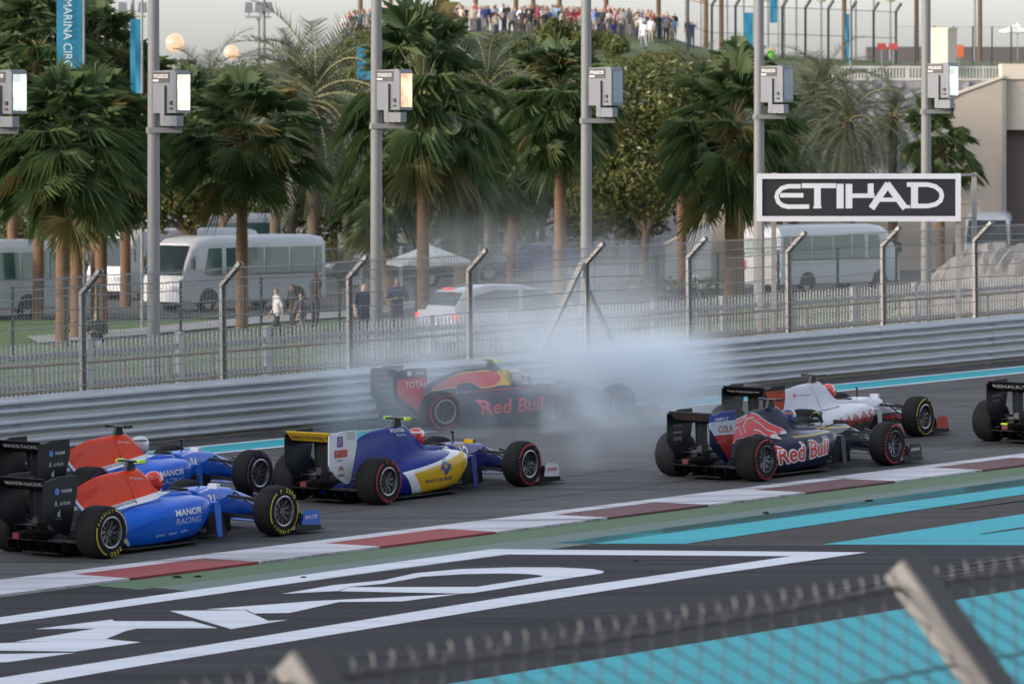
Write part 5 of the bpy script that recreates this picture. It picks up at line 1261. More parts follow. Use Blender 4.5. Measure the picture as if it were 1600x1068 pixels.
def bus_proto():
    t = thing('minibus', '', 'minibus')
    mb = MB(); mb.loft([rr(*a) for a in ((-3.45, .90, .50, 2.35, .1, .30, 5, .07), (-3.40, 1.0, .34, 2.50, .1, .30, 5, .07), (-2.8, 1.02, .32, 2.58, .08, .28, 5, .07), (1.9, 1.02, .32, 2.58, .08, .28, 5, .07), (2.6, 1.02, .32, 2.50, .08, .30, 5, .08), (2.95, 1.01, .32, 2.33, .1, .30, 5, .10), (3.25, 1.0, .34, 1.75, .1, .22, 5, .06), (3.45, .97, .38, 1.22, .1, .16, 5, .03), (3.50, .88, .46, 1.05, .1, .14, 5, 0))])
    body = mb.build('body', M['buswhite'], t, smooth=True, ang=30)
    for sg in (-1, 1):
        xs = [(-3.22, -2.92), (-2.82, -1.70), (-1.60, -.48), (-.38, .62), (.72, 1.40), (1.62, 2.32)]
        for a, b in xs:
            mb = MB(); sl = .10 if b > 2 else 0
            z0, z1 = 1.30, 2.18
            def yy(z): return sg * (1.02 * (1 - .07 * max(0, (z - 1.45) / 1.13)) + .006)
            vs = [(a, yy(z0), z0), (b + sl, yy(z0), z0), (b - sl, yy(z1), z1), (a, yy(z1), z1)]
            vs += [(x, y - sg * .03, z) for x, y, z in vs]
            mb.add(vs, [(0, 1, 2, 3), (7, 6, 5, 4), (0, 4, 5, 1), (1, 5, 6, 2), (2, 6, 7, 3), (3, 7, 4, 0)]); mb.build('window', M['busglass'], body)
        mb = MB(); mb.box((-.4, sg * 1.022, 1.28), (5.2, .012, .03)); mb.build('trim', M['plastic'], body)
        for x in (2.25, -1.95):
            road_wheel(t, x, .86, .37, .24, sg)
            mb = MB(); mb.prism([(x + math.cos(a) * .46, .37 + math.sin(a) * .46) for a in [R(v) for v in range(-5, 186, 19)]], .02, mtx=Matrix.Translation((0, sg * 1.018, 0))); mb.build('wheel_arch', M['plastic'], body)
        mb = MB(); mb.box((3.46, sg * .68, .82), (.10, .34, .20)); mb.build('headlight', M['headlamp'], body)
        mb = MB(); mb.box((-3.45, sg * .84, 1.05), (.05, .14, .34)); mb.build('tail_light', M['taillamp'], body)
        mb = MB(); mb.bar((2.9, sg * 1.0, 1.9), (3.2, sg * 1.22, 1.85), .03); mb.box((3.2, sg * 1.22, 1.65), (.06, .16, .36)); mb.build('mirror', M['plastic'], body)
    def face(x0, z0, x1, z1, hw0, hw1, nm, off):
        mb = MB(); d = Vector((x1 - x0, 0, z1 - z0)).normalized(); nn = Vector((d.z, 0, -d.x)) * off
        vs = [Vector((x0, -hw0, z0)) + nn, Vector((x0, hw0, z0)) + nn, Vector((x1, hw1, z1)) + nn, Vector((x1, -hw1, z1)) + nn]; vs += [v - nn.normalized() * abs(off) * .8 * (1 if off > 0 else 1) for v in vs]
        mb.add(vs, [(0, 1, 2, 3), (7, 6, 5, 4), (0, 4, 5, 1), (1, 5, 6, 2), (2, 6, 7, 3), (3, 7, 4, 0)]); return mb.build(nm, M['dark_glass'] if nm == 'windshield' else M['busglass'], body)
    face(3.44, 1.27, 2.97, 2.26, .90, .80, 'windshield', .045)
    face(-3.43, 1.42, -3.40, 2.10, .80, .76, 'rear_window', -.05)
    mb = MB(); mb.box((3.50, 0, .50), (.12, 1.85, .22)); mb.build('bumper', M['buswhite'], body)
    mb = MB(); mb.box((3.475, 0, .92), (.04, .95, .16)); mb.build('grille', M['plastic'], body)
    mb = MB(); mb.box((-3.46, 0, .50), (.10, 1.85, .20)); mb.build('bumper', M['buswhite'], body)
    mb = MB(); mb.box((-3.47, 0, .85), (.02, .5, .12)); mb.build('number_plate', paint((.6, .5, .1)), body)
    return t
bus0 = bus_proto()
def place_bus(first, px, s, corner, heading, label):
    """corner: which corner of the bus stands at pixel column px (local x, y)"""
    b = bus0 if first else copy_tree(bus0)
    yaw = math.atan2(heading[1], heading[0]); c, n = math.cos(yaw), math.sin(yaw)
    g = Vector(((px - 800) / s, FPX / s)); cx = g.x - (c * corner[0] - n * corner[1]); cy = g.y - (n * corner[0] + c * corner[1])
    b.location = (cx, cy, max(ground_z(cx, cy), ground_z(g.x, g.y)) + .06); b.rotation_euler = (0, 0, yaw)
    tag(b, label, 'minibus', 'minibuses in the parking lot'); return b
HA = (-.67, -.74)
place_bus(True, 288, 46.5, (3.4, 1.0), HA, 'white minibus crossed by a palm trunk with walking people beside it')
place_bus(False, 196, 43.5, (3.4, 1.0), HA, 'white minibus half hidden behind palm trunks and the next minibus')
place_bus(False, 95, 47.5, (-3.4, 1.0), HA, 'leftmost white minibus with dark side windows')
place_bus(False, 222, 36.5, (3.4, 1.0), (-.86, -.51), 'minibus roof showing above the other minibuses')
place_bus(False, 1222, 41.5, (-3.4, -1.0), (.70, .71), 'white minibus seen from behind under the airline sign')
place_bus(False, 1506, 36, (3.4, -1.0), (-.12, -.99), 'minibus facing the track beyond the right end of the sign')
def car(px, s, corner, heading, label, c, shape='hatch', lit=False, name='parked_car'):
    m = pm('car paint ' + label[:14], c, .25, .15, var=.06, coat=.8)
    t = thing(name, label, 'car')
    if shape == 'hatch': low = [(-2.02, .70, .42, .78), (-1.95, .84, .30, .95), (-1.2, .88, .24, .98), (.8, .88, .24, .96), (1.5, .86, .26, .86), (1.95, .78, .32, .74), (2.08, .62, .42, .62)]; cab = [(-1.86, .64, .90, 1.02), (-1.62, .70, .90, 1.36), (-1.0, .72, .90, 1.50), (-.2, .72, .9, 1.50), (.45, .70, .9, 1.36), (1.22, .66, .88, .94)]
    elif shape == 'sedan': low = [(-2.3, .70, .45, .80), (-2.2, .84, .30, .98), (-1.3, .88, .24, 1.0), (.8, .88, .24, .96), (1.6, .86, .26, .88), (2.2, .76, .34, .74), (2.3, .6, .42, .62)]; cab = [(-1.75, .62, .92, 1.0), (-1.0, .68, .92, 1.38), (-.4, .70, .92, 1.45), (.2, .70, .92, 1.40), (1.1, .66, .9, .95)]
    else: low = [(-2.5, .84, .55, 1.05), (-2.4, .92, .45, 1.12), (-1.3, .95, .42, 1.14), (1.0, .95, .42, 1.14), (1.8, .93, .42, 1.10), (2.4, .88, .48, .98), (2.5, .75, .55, .85)]; cab = [(-1.0, .78, 1.1, 1.2), (-.8, .80, 1.1, 1.80), (0, .80, 1.1, 1.85), (.7, .78, 1.1, 1.75), (1.35, .74, 1.1, 1.15)]
    mb = MB(); mb.loft([rr(x, hw, zb, zt, .10, .12, 4, .03) for x, hw, zb, zt in low]); body = mb.build('body', m, t, smooth=True, ang=40)
    mb = MB(); mb.loft([rr(x, hw, zb, zt, .02, .10 if zt > 1.2 else .03, 4, .14) for x, hw, zb, zt in cab]); mb.build('roof', m, body, smooth=True, ang=40)
    zt = max(a[3] for a in cab); z0 = cab[0][2] + .06; pr = [(a[0], a[3]) for a in cab]; hw = cab[2][1]
    def top(x): return interp(pr, x)
    for sg in (-1, 1):
        xs = [pr[1][0] + .12, -.25, pr[-2][0] + (.55 if shape != 'suv' else .35)]
        for a, b in zip(xs, xs[1:]):
            def yy(z): return sg * (hw * (1 - .14 * max(0, (z - (cab[0][2] + zt) / 2) / ((zt - cab[0][2]) / 2))) + .012)
            za, zb_ = top(a) - .12, min(top(b) - .09, zt - .12)
            pl = [(a + .04, z0), (b - .04, z0), (b - .04, zb_), ((a + b) / 2, zt - .11), (a + .10, za)]
            mb = MB(); mb.add([(x, yy(z), z) for x, z in pl] + [(x, yy(z) - sg * .03, z) for x, z in pl], [tuple(range(5)), tuple(range(5, 10))[::-1]] + [(i, 5 + i, 5 + (i + 1) % 5, (i + 1) % 5) for i in range(5)])
            mb.build('window', M['dark_glass'], body)
        for x in (-1.28, 1.32) if shape != 'suv' else (-1.45, 1.5): road_wheel(t, x, low[2][1] - .11, .32 if shape != 'suv' else .40, .22, sg)
        mb = MB(); xr = low[1][0]; mb.box((xr + .01, sg * (low[1][1] - .11), low[1][3] - .13), (.10, .20, .13)); mb.build('tail_light', M['taillit'] if lit else M['taillamp'], body)
        mb = MB(); mb.box((low[-2][0] - .02, sg * (low[-2][1] - .16), low[-2][3] - .06), (.22, .26, .13)); mb.build('headlight', M['headlamp'], body)
        mb = MB(); mb.box((pr[-1][0] - .25, sg * (hw + .22), z0 + .08), (.1, .2, .12)); mb.build('mirror', m, body)
    def glass(i, j, nm):
        a, b = cab[i], cab[j]; d = Vector((b[0] - a[0], 0, b[3] - a[3])); nn = Vector((-d.z, 0, d.x)).normalized()
        if nn.z < 0: nn = -nn
        mb = MB(); p0 = Vector((a[0], 0, a[3])) + d * .10; p1 = Vector((a[0], 0, a[3])) + d * .92
        vs = [p0 + Vector((0, -a[1] * .86, 0)) + nn * .012, p0 + Vector((0, a[1] * .86, 0)) + nn * .012, p1 + Vector((0, b[1] * .78, 0)) + nn * .012, p1 + Vector((0, -b[1] * .78, 0)) + nn * .012]; vs += [v - nn * .03 for v in vs]
        mb.add(vs, [(0, 1, 2, 3), (7, 6, 5, 4), (0, 4, 5, 1), (1, 5, 6, 2), (2, 6, 7, 3), (3, 7, 4, 0)]); mb.build(nm, M['dark_glass'], body)
    glass(0, 1, 'rear_window'); glass(len(cab) - 1, len(cab) - 2, 'windshield')
    if shape == 'hatch':
        mb = MB(); mb.box((-1.66, 0, 1.42), (.16, .26, .035)); mb.build('brake_light', M['taillit'], body)
        mb = MB(); mb.box((-2.04, 0, .66), (.02, .46, .11)); mb.build('number_plate', paint((.7, .7, .68)), body)
    yaw = math.atan2(heading[1], heading[0]); cc, n = math.cos(yaw), math.sin(yaw)
    g = Vector(((px - 800) / s, FPX / s)); cx = g.x - (cc * corner[0] - n * corner[1]); cy = g.y - (n * corner[0] + cc * corner[1])
    t.location = (cx, cy, ground_z(cx, cy) + .05); t.rotation_euler = (0, 0, yaw); return t
car(712, 72.5, (-2.0, -.85), (.84, .54), 'silver white hatchback with lit red tail lamps behind the picket fence', (.36, .37, .395), 'hatch', True)
car(512, 40, (2.4, 0), (-.97, -.22), 'dark pickup style off roader with a bright headlamp past the minibus', (.025, .027, .03), 'suv')
car(612, 38.5, (2.4, 0), (-.95, -.3), 'grey off roader behind the floodlight pole with amber lamp', (.16, .17, .18), 'suv')
car(757, 37, (2.2, 0), (-.98, -.15), 'blue saloon car parked along the back fence', (.07, .09, .22), 'sedan')
# motorcycle beside the path
def motorcycle(px, s):
    t = thing('motorcycle', 'black motorcycle with white headlamp standing beside the path', 'motorcycle', onpx(px, s, .08), R(10))
    for x in (-.68, .72):
        mb = MB(); mb.revolve([(.22, -.05), (.30, -.06), (.33, 0), (.30, .06), (.22, .05)], 20, o=(x, 0, .33)); mb.cyl((x, -.03, .33), (x, .03, .33), .06, n=8)
        for k in range(6): a = k * 1.047; mb.bar((x, 0, .33), (x + math.cos(a) * .23, 0, .33 + math.sin(a) * .23), .015)
        mb.build('wheel', M['rubber'], t)
    mb = MB(); mb.tube([(-.68, .06, .33), (-.1, .08, .45), (.3, .06, .75), (.55, 0, .95)], .035, 6); mb.box((-.02, 0, .45), (.5, .3, .32)); mb.build('frame', M['plastic'], t)
    mb = MB(); mb.loft([ring_se(x, w, z0, z1, 2.5, 10) for x, w, z0, z1 in ((-.15, .10, .72, .86), (.1, .16, .68, .95), (.4, .12, .74, .95))]); mb.build('tank', M['black'], t, smooth=True)
    mb = MB(); mb.loft([ring_se(x, w, z0, z1, 3, 10) for x, w, z0, z1 in ((-.85, .10, .80, .90), (-.5, .16, .74, .84), (-.1, .13, .72, .82))]); mb.build('seat', M['plastic'], t, smooth=True)
    mb = MB(); mb.bar((.72, .06, .33), (.50, .06, 1.0), .04); mb.bar((.72, -.06, .33), (.50, -.06, 1.0), .04); mb.bar((.45, -.38, 1.05), (.45, .38, 1.05), .03); mb.build('fork', M['galv'], t)
    for y in (-.33, .33):
        mb = MB(); mb.bar((.45, y, 1.05), (.47, y, 1.28), .015); mb.cyl((.45, y, 1.30), (.48, y, 1.30), .07, n=10); mb.build('mirror', paint((.6, .65, .75)), t)
    mb = MB(); mb.cyl((.58, 0, .95), (.68, 0, .95), .09, .10, n=12); mb.build('headlight', M['headlamp'], t)
motorcycle(1065, 47)
# parasols
def parasol(px, s, py_top, w, label, rise=.5, z_clear=None):
    b = onpx(px, s); ztop = P(px, py_top, s).z - b.z; t = thing('parasol', label, 'parasol', b)
    mb = MB(); n = 8; ap = Vector((0, 0, ztop)); ring = [Vector((math.cos(k * 6.283 / n + .3) * w / 2, math.sin(k * 6.283 / n + .3) * w / 2, ztop - rise)) for k in range(n)]
    for k in range(n):
        a, c = ring[k], ring[(k + 1) % n]; m_ = (a + c) / 2 * .97 + Vector((0, 0, .02)); mid = (ap + a) / 2
        mb.add([ap, a, m_, c], [(0, 1, 2), (0, 2, 3)]); mb.add([a, m_, c, c - Vector((0, 0, .12)), m_ - Vector((0, 0, .12)), a - Vector((0, 0, .12))], [(0, 1, 4, 5), (1, 2, 3, 4)])
    mb.cyl((0, 0, ztop - .02), (0, 0, ztop + .06), .06, n=8); mb.build('canopy', paint((.66, .66, .63), .8, 0), t, fix=False)
    mb = MB(); mb.cyl((0, 0, -.05), (0, 0, ztop), .025, n=8); mb.build('pole', M['galv'], t)
    mb = MB(); mb.cyl((0, 0, -.02), (0, 0, .08), .3, n=14); mb.build('base', M['concrete'], t)
    for k in range(n): mb = MB(); mb.bar(ring[k] * .96, Vector((0, 0, ztop - .1)), .015); mb.build('rib', M['galv'], t)
parasol(670, 50, 382, 2.75, 'white garden parasol crossed by the orange lit palm trunk'); parasol(1590, 24, 37, 2.6, 'small white parasol above the beige building', .45); parasol(355, 36, 348, 2.2, 'white parasol edge showing past the forked tree', .3)

# ================================================================== walls, fences and buildings of the background
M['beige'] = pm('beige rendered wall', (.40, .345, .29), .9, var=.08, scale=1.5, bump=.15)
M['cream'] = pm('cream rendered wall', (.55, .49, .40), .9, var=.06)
M['railwhite'] = pm('weathered white railing', (.42, .41, .40), .8)
M['greywall'] = pm('pale grey wall', (.42, .43, .44), .85, var=.08)
def wire_fence(px0, s0, px1, s1, h, bays, label, post=.06, mat='galv', mesh=True, crank=False):
    a, b = onpx(px0, s0), onpx(px1, s1); t = thing('wire_fence', label, 'fence', a)
    pts = []
    for i in range(bays + 1):
        p = a.lerp(b, i / bays); p.z = ground_z(p.x, p.y); pts.append(p - a)
    for p in pts:
        mb = MB(); mb.bar(p + Vector((0, 0, -.1)), p + Vector((0, 0, h)), post)
        if crank: mb.bar(p + Vector((0, 0, h)), p + Vector((.3, -.3, h + .5)), post)
        mb.build('post', M[mat], t)
    for z in (h - .04, h * .5, .12):
        mb = MB(); mb.tube([p + Vector((0, 0, z)) for p in pts], .02 if mat != 'dkgreen' else .007, 4); mb.build('rail', M[mat], t)
    if mesh:
        mb = MB()
        for p, q in zip(pts, pts[1:]):
            L = (q - p).length; k = int(L / .12)
            for i in range(1, k): c = p.lerp(q, i / k); mb.bar(c + Vector((0, 0, .1)), c + Vector((0, 0, h - .05)), .012, n=3)
        tag(mb.build('mesh_wires', M['wire'], t, fix=False), kind='stuff')
wire_fence(500, 41, 1035, 38, 1.75, 9, 'grey wire mesh fence with pale posts in front of the blue saloon', .12)
M['dkgreen'] = pm('dark green fence paint', (.02, .05, .045), .6)
wire_fence(20, 61, 650, 57, 2.0, 5, 'dark green post and wire fence by the palm trunks', .07, 'dkgreen')
wire_fence(830, 53, 1580, 50, 2.2, 8, 'dark green post and wire fence beyond the picket fence', .08, 'dkgreen')
wire_fence(1075, 25.5, 1400, 24.6, 3.4, 9, 'far cranked post fence on the skyline right of the crowd', .14, 'steel_dark', True, True)
wire_fence(1400, 25.0, 1640, 25.0, 2.6, 8, 'far dark mesh fence above the white railing', .09, 'dkgreen')
def block(name, label, cat, px, s, py0, py1, w, d, mat, yaw=0.0, cap=None):
    """a rendered wall block; py0 top, py1 None means down to the ground"""
    b = onpx(px, s); zt = P(px, py0, s).z - b.z; zb = -.3 if py1 is None else P(px, py1, s).z - b.z
    t = thing(name, label, cat, b, yaw)
    mb = MB(); mb.box((0, 0, (zt + zb) / 2), (w, d, zt - zb)); mb.build('wall', mat, t)
    mb = MB(); mb.box((0, 0, zt + .05), (w + .1, d + .1, .12)); mb.build('coping', cap or mat, t)
    return t, zt
block('beige_building', 'low beige building block left of the airline sign', 'building', 1160, 37.5, 288, None, 3.4, 3.0, M['beige'])
block('beige_wall', 'long beige wall behind the minibus under the airline sign', 'wall', 1345, 35.5, 318, None, 10.5, .6, M['beige'])
b = onpx(1075, 38); t = thing('ramp_wall', 'white sloping ramp wall beside the flowering tree', 'wall', b)
mb = MB(); mb.prism([(-.95, 0), (.95, 0), (.95, 2.55), (-.95, 1.5)], .5); mb.build('wall', M['greywall'], t)
mb = MB(); mb.prism([(-1.0, 1.5), (1.0, 2.58), (1.0, 2.68), (-1.0, 1.6)], .6); mb.build('coping', M['cream'], t)
# right hand building: sloping flank wall, parapet, recessed opening
s = 35.0; b = onpx(1560, s); bt = thing('beige_building', 'large beige building with sloping flank wall and dark opening at the right', 'building', b)
def LZ(py): return P(0, py, s).z - b.z
def LX(px): return (px - 1560) / s
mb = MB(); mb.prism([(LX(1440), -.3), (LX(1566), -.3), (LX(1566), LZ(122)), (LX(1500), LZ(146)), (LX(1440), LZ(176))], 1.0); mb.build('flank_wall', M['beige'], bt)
mb = MB(); mb.prism([(LX(1440), LZ(176)), (LX(1500), LZ(146)), (LX(1566), LZ(122)), (LX(1566), LZ(118)), (LX(1500), LZ(142)), (LX(1440), LZ(172))], 1.2); mb.build('coping', M['cream'], bt)
mb = MB(); mb.box((LX(1640), .25, (LZ(100) + LZ(124)) / 2), (LX(1715) - LX(1562), 1.4, LZ(100) - LZ(124))); mb.build('parapet', M['cream'], bt)
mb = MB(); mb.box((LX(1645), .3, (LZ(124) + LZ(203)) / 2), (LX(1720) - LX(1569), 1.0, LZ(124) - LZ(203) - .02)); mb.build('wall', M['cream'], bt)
mb = MB(); mb.box((LX(1645), .9, LZ(203) / 2 - .15), (LX(1720) - LX(1569), .8, LZ(203) + .3)); mb.build('opening', pm('recess colour with painted shade', (.14, .11, .10), .9), bt)  # shade inside the opening is put into this dark colour
mb = MB(); mb.bar((LX(1567), -.62, -.2), (LX(1567), -.62, LZ(126)), .16); mb.build('downpipe', M['pole'], bt)
# tower block and white railing on the deck above the rocks
s2 = 29.5; tb_, zt = block('stair_tower', 'cream and grey stair tower standing above the white railing', 'building', 1471, s2, 47, 112, 1.25, 1.25, M['cream'], R(-28))
b = onpx(1390, s2); rl = thing('white_railing', 'white slatted railing along the deck above the rock slope', 'railing', b)
def LZ2(py): return P(0, py, s2).z - b.z
L = (1580 - 1300) / s2; x0 = (1300 - 1390) / s2
for py, hh in ((105, .10), (124, .12)): mb = MB(); mb.box((x0 + L / 2, 0, LZ2(py)), (L, .12, hh)); mb.build('rail', M['railwhite'], rl)
mb = MB()
for i in range(int(L / .17)): mb.box((x0 + i * .17, 0, LZ2(115)), (.07, .05, LZ2(105) - LZ2(124)))
tag(mb.build('slats', M['railwhite'], rl), kind='stuff')
for i in range(int(L / 2.0) + 1): mb = MB(); mb.bar((x0 + i * 2.0, .03, LZ2(130)), (x0 + i * 2.0, .03, LZ2(103)), .12); mb.build('post', M['railwhite'], rl)
zr = P(0, 127, s2).z; rb_ = random.Random(8); mb = MB(); nx, ny = 56, 40
for j in range(ny):
    for i in range(nx): mb.v.append((lerp(14.5, 32, i / (nx - 1)) + rb_.uniform(-.08, .08), lerp(231, 262.5, j / (ny - 1)), lerp(.5, zr, min(1, j / (ny - 3)) ** .85) + (rb_.uniform(-.13, .13) if j < ny - 3 else 0)))
mb.f = [(j * nx + i, j * nx + i + 1, (j + 1) * nx + i + 1, (j + 1) * nx + i) for j in range(ny - 1) for i in range(nx - 1)]; mb.m = [0] * len(mb.f)
tag(mb.build('rock_bank', M['rock'], fix=False), kind='structure')
# distant stand and barrier boards on the skyline
b = onpx(1490, 20); ds = thing('distant_stand', 'far dark spectator stand along the skyline', 'grandstand', b)
zz = P(0, 62, 20).z - b.z
for i in range(5): mb = MB(); mb.box((2, i * 1.2, zz - 3.2 + i * .55), (17, 1.2, 1.0)); mb.build('tier', pm('dark stand tier', (.10, .09, .085), .9, var=.4, scale=4), ds)
for i in range(8): mb = MB(); mb.bar((-6 + i * 2.3, 0, -.5), (-6 + i * 2.3, 0, zz - 3.6), .3); mb.build('column', M['steel_dark'], ds)
for px, c in ((1377, (.35, .05, .05)), (1395, (.40, .06, .05)), (1498, (.55, .12, .05))):
    s_ = 25.4; b = onpx(px, s_); h = P(px, 80 if px > 1450 else 73, s_).z - b.z; bo = thing('marshal_board', 'orange upright board by the far mesh fence' if px > 1450 else 'red panel hung on the far fence', 'board', b, group='red panels on the far fence')
    mb = MB(); mb.box((0, -.3, h), (.55, .06, .75 if px > 1450 else .4)); mb.build('panel', paint(c), bo); mb = MB(); mb.bar((0, -.24, -.1), (0, -.24, h), .08); mb.build('post', M['galv'], bo)
# gravel heap by the right edge
def heap():
    rnd = random.Random(9); b = onpx(1545, 53); t = thing('gravel_heap', 'pale grey heap of gravel sacks behind the fence at the right', 'gravel heap', b)
    mb = MB(); nx, ny = 34, 16
    for j in range(ny):
        for i in range(nx):
            u, v = i / (nx - 1), j / (ny - 1); x = lerp(-2.8, 3.2, u); y = lerp(-1.6, 1.8, v)
            e = max(0, 1 - ((u - .55) / .55) ** 4) * math.sin(math.pi * min(1, v * 1.05)) ** .6
            mb.v.append((x, y, 2.1 * e * (.6 + .4 * sstep(0, .5, u)) + rnd.uniform(-.10, .10) * (e > .1) - .15))
    mb.f = [(j * nx + i, j * nx + i + 1, (j + 1) * nx + i + 1, (j + 1) * nx + i) for j in range(ny - 1) for i in range(nx - 1)]; mb.m = [0] * len(mb.f)
    mb.build('pile', pm('pale gravel', (.24, .225, .21), .95, var=.3, scale=3, bump=.8, bscale=14), t)
heap()

# ---- banners, masts, balloon lamps, helicopter
TEAL = (.012, .16, .27)
def banner(px, s, py0, py1, wpx, label, text=None, pole_top=None, shape='feather'):
    b = onpx(px, s); z0, z1 = P(px, py1, s).z - b.z, P(px, py0, s).z - b.z; w = wpx / s
    t = thing('banner_flag', label, 'flag', b); top = z1 + .1 if pole_top is None else P(px, pole_top, s).z - b.z
    mb = MB(); mb.cyl((0, 0, -.1), (0, 0, top), .05, .035, n=8); mb.build('pole', M['pole'], t)
    mb = MB(); n = 14; rows = []
    for i in range(n + 1):
        f = i / n; z = lerp(z0, z1, f); ww = w * (1 - (.75 * max(0, (.22 - f) / .22) ** 1.5 if shape == 'feather' else 0)); sway = .03 * math.sin(f * 6)
        rows.append([(-.05, sway * 0, z), (-.05 - ww * .5, sway + .04 * math.sin(f * 9), z), (-.05 - ww, sway, z)])
    mb.loft(rows, closed=False, caps=False); mb.v += [(x, y + .008, z) for x, y, z in mb.v]; k = len(mb.f); o = len(mb.v) // 2; mb.f += [tuple(i + o for i in f[::-1]) for f in mb.f[:k]]; mb.m += [0] * k
    cl = mb.build('cloth', pm('teal banner cloth', TEAL, .8, var=.1), t, fix=False)
    if text: decal_plane('lettering', fit(text_uv(text, .1, .0), (z1 - z0) * .86, w * .34), (-.05 - w * .55, -.07, (z0 + z1) / 2 + .2), (0, 0, -1), (1, 0, 0), paint((.45, .52, .55)), cl, off=.03)
banner(131, 52, -40, 157, 40, 'tall teal feather banner with vertical white lettering among the palms', 'YAS MARINA CIRCUIT', -45); banner(222, 50, 30, 165, 16, 'narrow pale teal feather flag beside the floodlight pole', None, -30); banner(583, 30, 70, 125, 24, 'small teal banner at the left end of the hill', None, 66, 'flat')
banner(1178, 26, 20, 77, 15, 'teal banner above the flowering tree by the far fence', None, -40, 'flat'); banner(1216, 25, -30, 36, 12, 'slim teal flag cut by the top edge beside the far fence', None, -40, 'flat'); banner(1329, 34, 22, 100, 7, 'very slim teal pennant pole behind the grey date palm', None, -30)
def mast(px, s, boxes, label, py_bar, h=-60):
    b = onpx(px, s); t = thing('floodlight_mast', label, 'light mast', b, group='distant floodlight masts')
    mb = MB(); mb.cyl((0, 0, -.2), (0, 0, P(px, h, s).z - b.z), .14, .10, n=10); mb.build('mast', M['pole'], t)
    x0, x1 = (min(a[0] for a in boxes) - px) / s, (max(a[0] for a in boxes) - px) / s; z = P(px, py_bar, s).z - b.z
    mb = MB(); mb.bar((x0 - .2, 0, z), (x1 + .2, 0, z), .12); mb.build('crossbar', M['pole'], t)
    for bx, by, w, hh in boxes:
        mb = MB(); mb.prism([(-w / 2, -hh / 2), (w / 2, -hh / 2), (w / 2 - .06, hh / 2), (-w / 2 + .06, hh / 2)], .5, mtx=Matrix.Translation(((bx - px) / s, -.1, P(0, by, s).z - b.z))); mb.bar(((bx - px) / s, 0, z), ((bx - px) / s, 0, P(0, by, s).z - b.z), .06); mb.build('lamp', M['lampbox'], t)
mast(207, 26, [(192, 12, .55, .62), (223, 12, .55, .62)], 'far floodlight mast with two lamps between the palms', 26); mast(412, 26, [(389, 12, .5, .62), (406, 12, .62, .62), (419, 12, .55, .62)], 'far floodlight mast with three lamps against the sky', 27); mast(8, 26, [(11, 12, .5, .55), (-4, 12, .5, .55)], 'far floodlight mast cut by the frame left of the palms', 21); mast(404, 23, [(404, 29, .3, .2)], 'second thin mast close beside the three lamp mast', 27, 26)
M['balloon'] = emat('glowing balloon lamp fabric', (1, .64, .38), .36, (.1, .1, .1))
for px, py, r, lb in ((273, 67, 14.5, 'round glowing balloon lamp against the sky'), (361, 82, 11.5, 'glowing balloon lamp half hidden by palm fronds'), (205, 90, 6, 'small glowing balloon lamp behind the narrow flag')):
    s = 26.0; b = onpx(px, s); t = thing('balloon_lamp', lb, 'balloon lamp', b, group='balloon lamps'); zc = P(px, py, s).z - b.z
    mb = MB(); mb.revolve([(max(.01, math.cos(a)) * r / s, math.sin(a) * r / s) for a in [R(-88 + 176 * i / 12) for i in range(13)]], 20, axis='Z', o=(0, 0, zc)); mb.build('balloon', M['balloon'], t, smooth=True, ang=180)
    mb = MB(); mb.cyl((0, 0, -.1), (0, 0, zc - r / s), .03, n=6); mb.build('stand', M['galv'], t)
p = P(293, 98, 6.2); t = thing('helicopter', 'small dark helicopter hovering low beyond the trees', 'helicopter', p, R(20))
mb = MB(); mb.loft([ring_se(x, w, z0, z1, 2.3, 12) for x, w, z0, z1 in ((2.2, .2, -.5, 0), (1.6, .8, -1.0, .6), (0, .95, -1.1, .9), (-1.5, .6, -.5, .8), (-2.2, .25, .1, .6), (-6.5, .12, .4, .6))]); mb.build('fuselage', M['plastic'], t, smooth=True)
mb = MB(); mb.cyl((0, 0, .8), (0, 0, 1.6), .12, n=8); mb.build('rotor_mast', M['plastic'], t)
for a in (.15, math.pi + .15): mb = MB(); mb.bar((0, 0, 1.6), (math.cos(a) * 5.4, math.sin(a) * 5.4, 1.75), .36, .06); mb.build('rotor_blade', M['steel_dark'], t)
mb = MB(); mb.prism([(-6.1, .5), (-6.6, .5), (-6.9, 1.7), (-6.5, 1.7)], .08); mb.build('tail_fin', M['plastic'], t)
for sg in (-1, 1): mb = MB(); mb.tube([(1.6, sg * .9, -1.5), (1.2, sg * .9, -1.65), (-1.4, sg * .9, -1.65)], .07, 6); mb.bar((.6, sg * .5, -.9), (.6, sg * .9, -1.65), .08); mb.bar((-.8, sg * .5, -.9), (-.8, sg * .9, -1.65), .08); mb.build('skid', M['plastic'], t)
# light poles of the far road, thin and bare
for i, px in enumerate((1071, 1095, 1136, 1162, 1200, 1225, 1244, 1283, 1337, 1365, 1391, 1523)):
    s = 22.0; b = onpx(px, s); t = thing('street_lamp', 'thin far lamp post with a small lantern on the skyline' if i % 3 == 1 else 'thin bare far post on the skyline', 'lamp post', b, group='thin far posts on the skyline')
    hh = P(px, 3 if i % 3 == 1 else -40, s).z - b.z; mb = MB(); mb.cyl((0, 0, -.2), (0, 0, hh), .10, .07, n=6); mb.build('post', M['pole'], t)
    if i % 3 == 1: mb = MB(); mb.cyl((0, 0, hh), (0, 0, hh + .35), .30, .45, n=10); mb.cyl((0, 0, hh + .35), (0, 0, hh + .42), .5, .2, n=10); mb.build('lantern', paint((.5, .42, .3)), t)

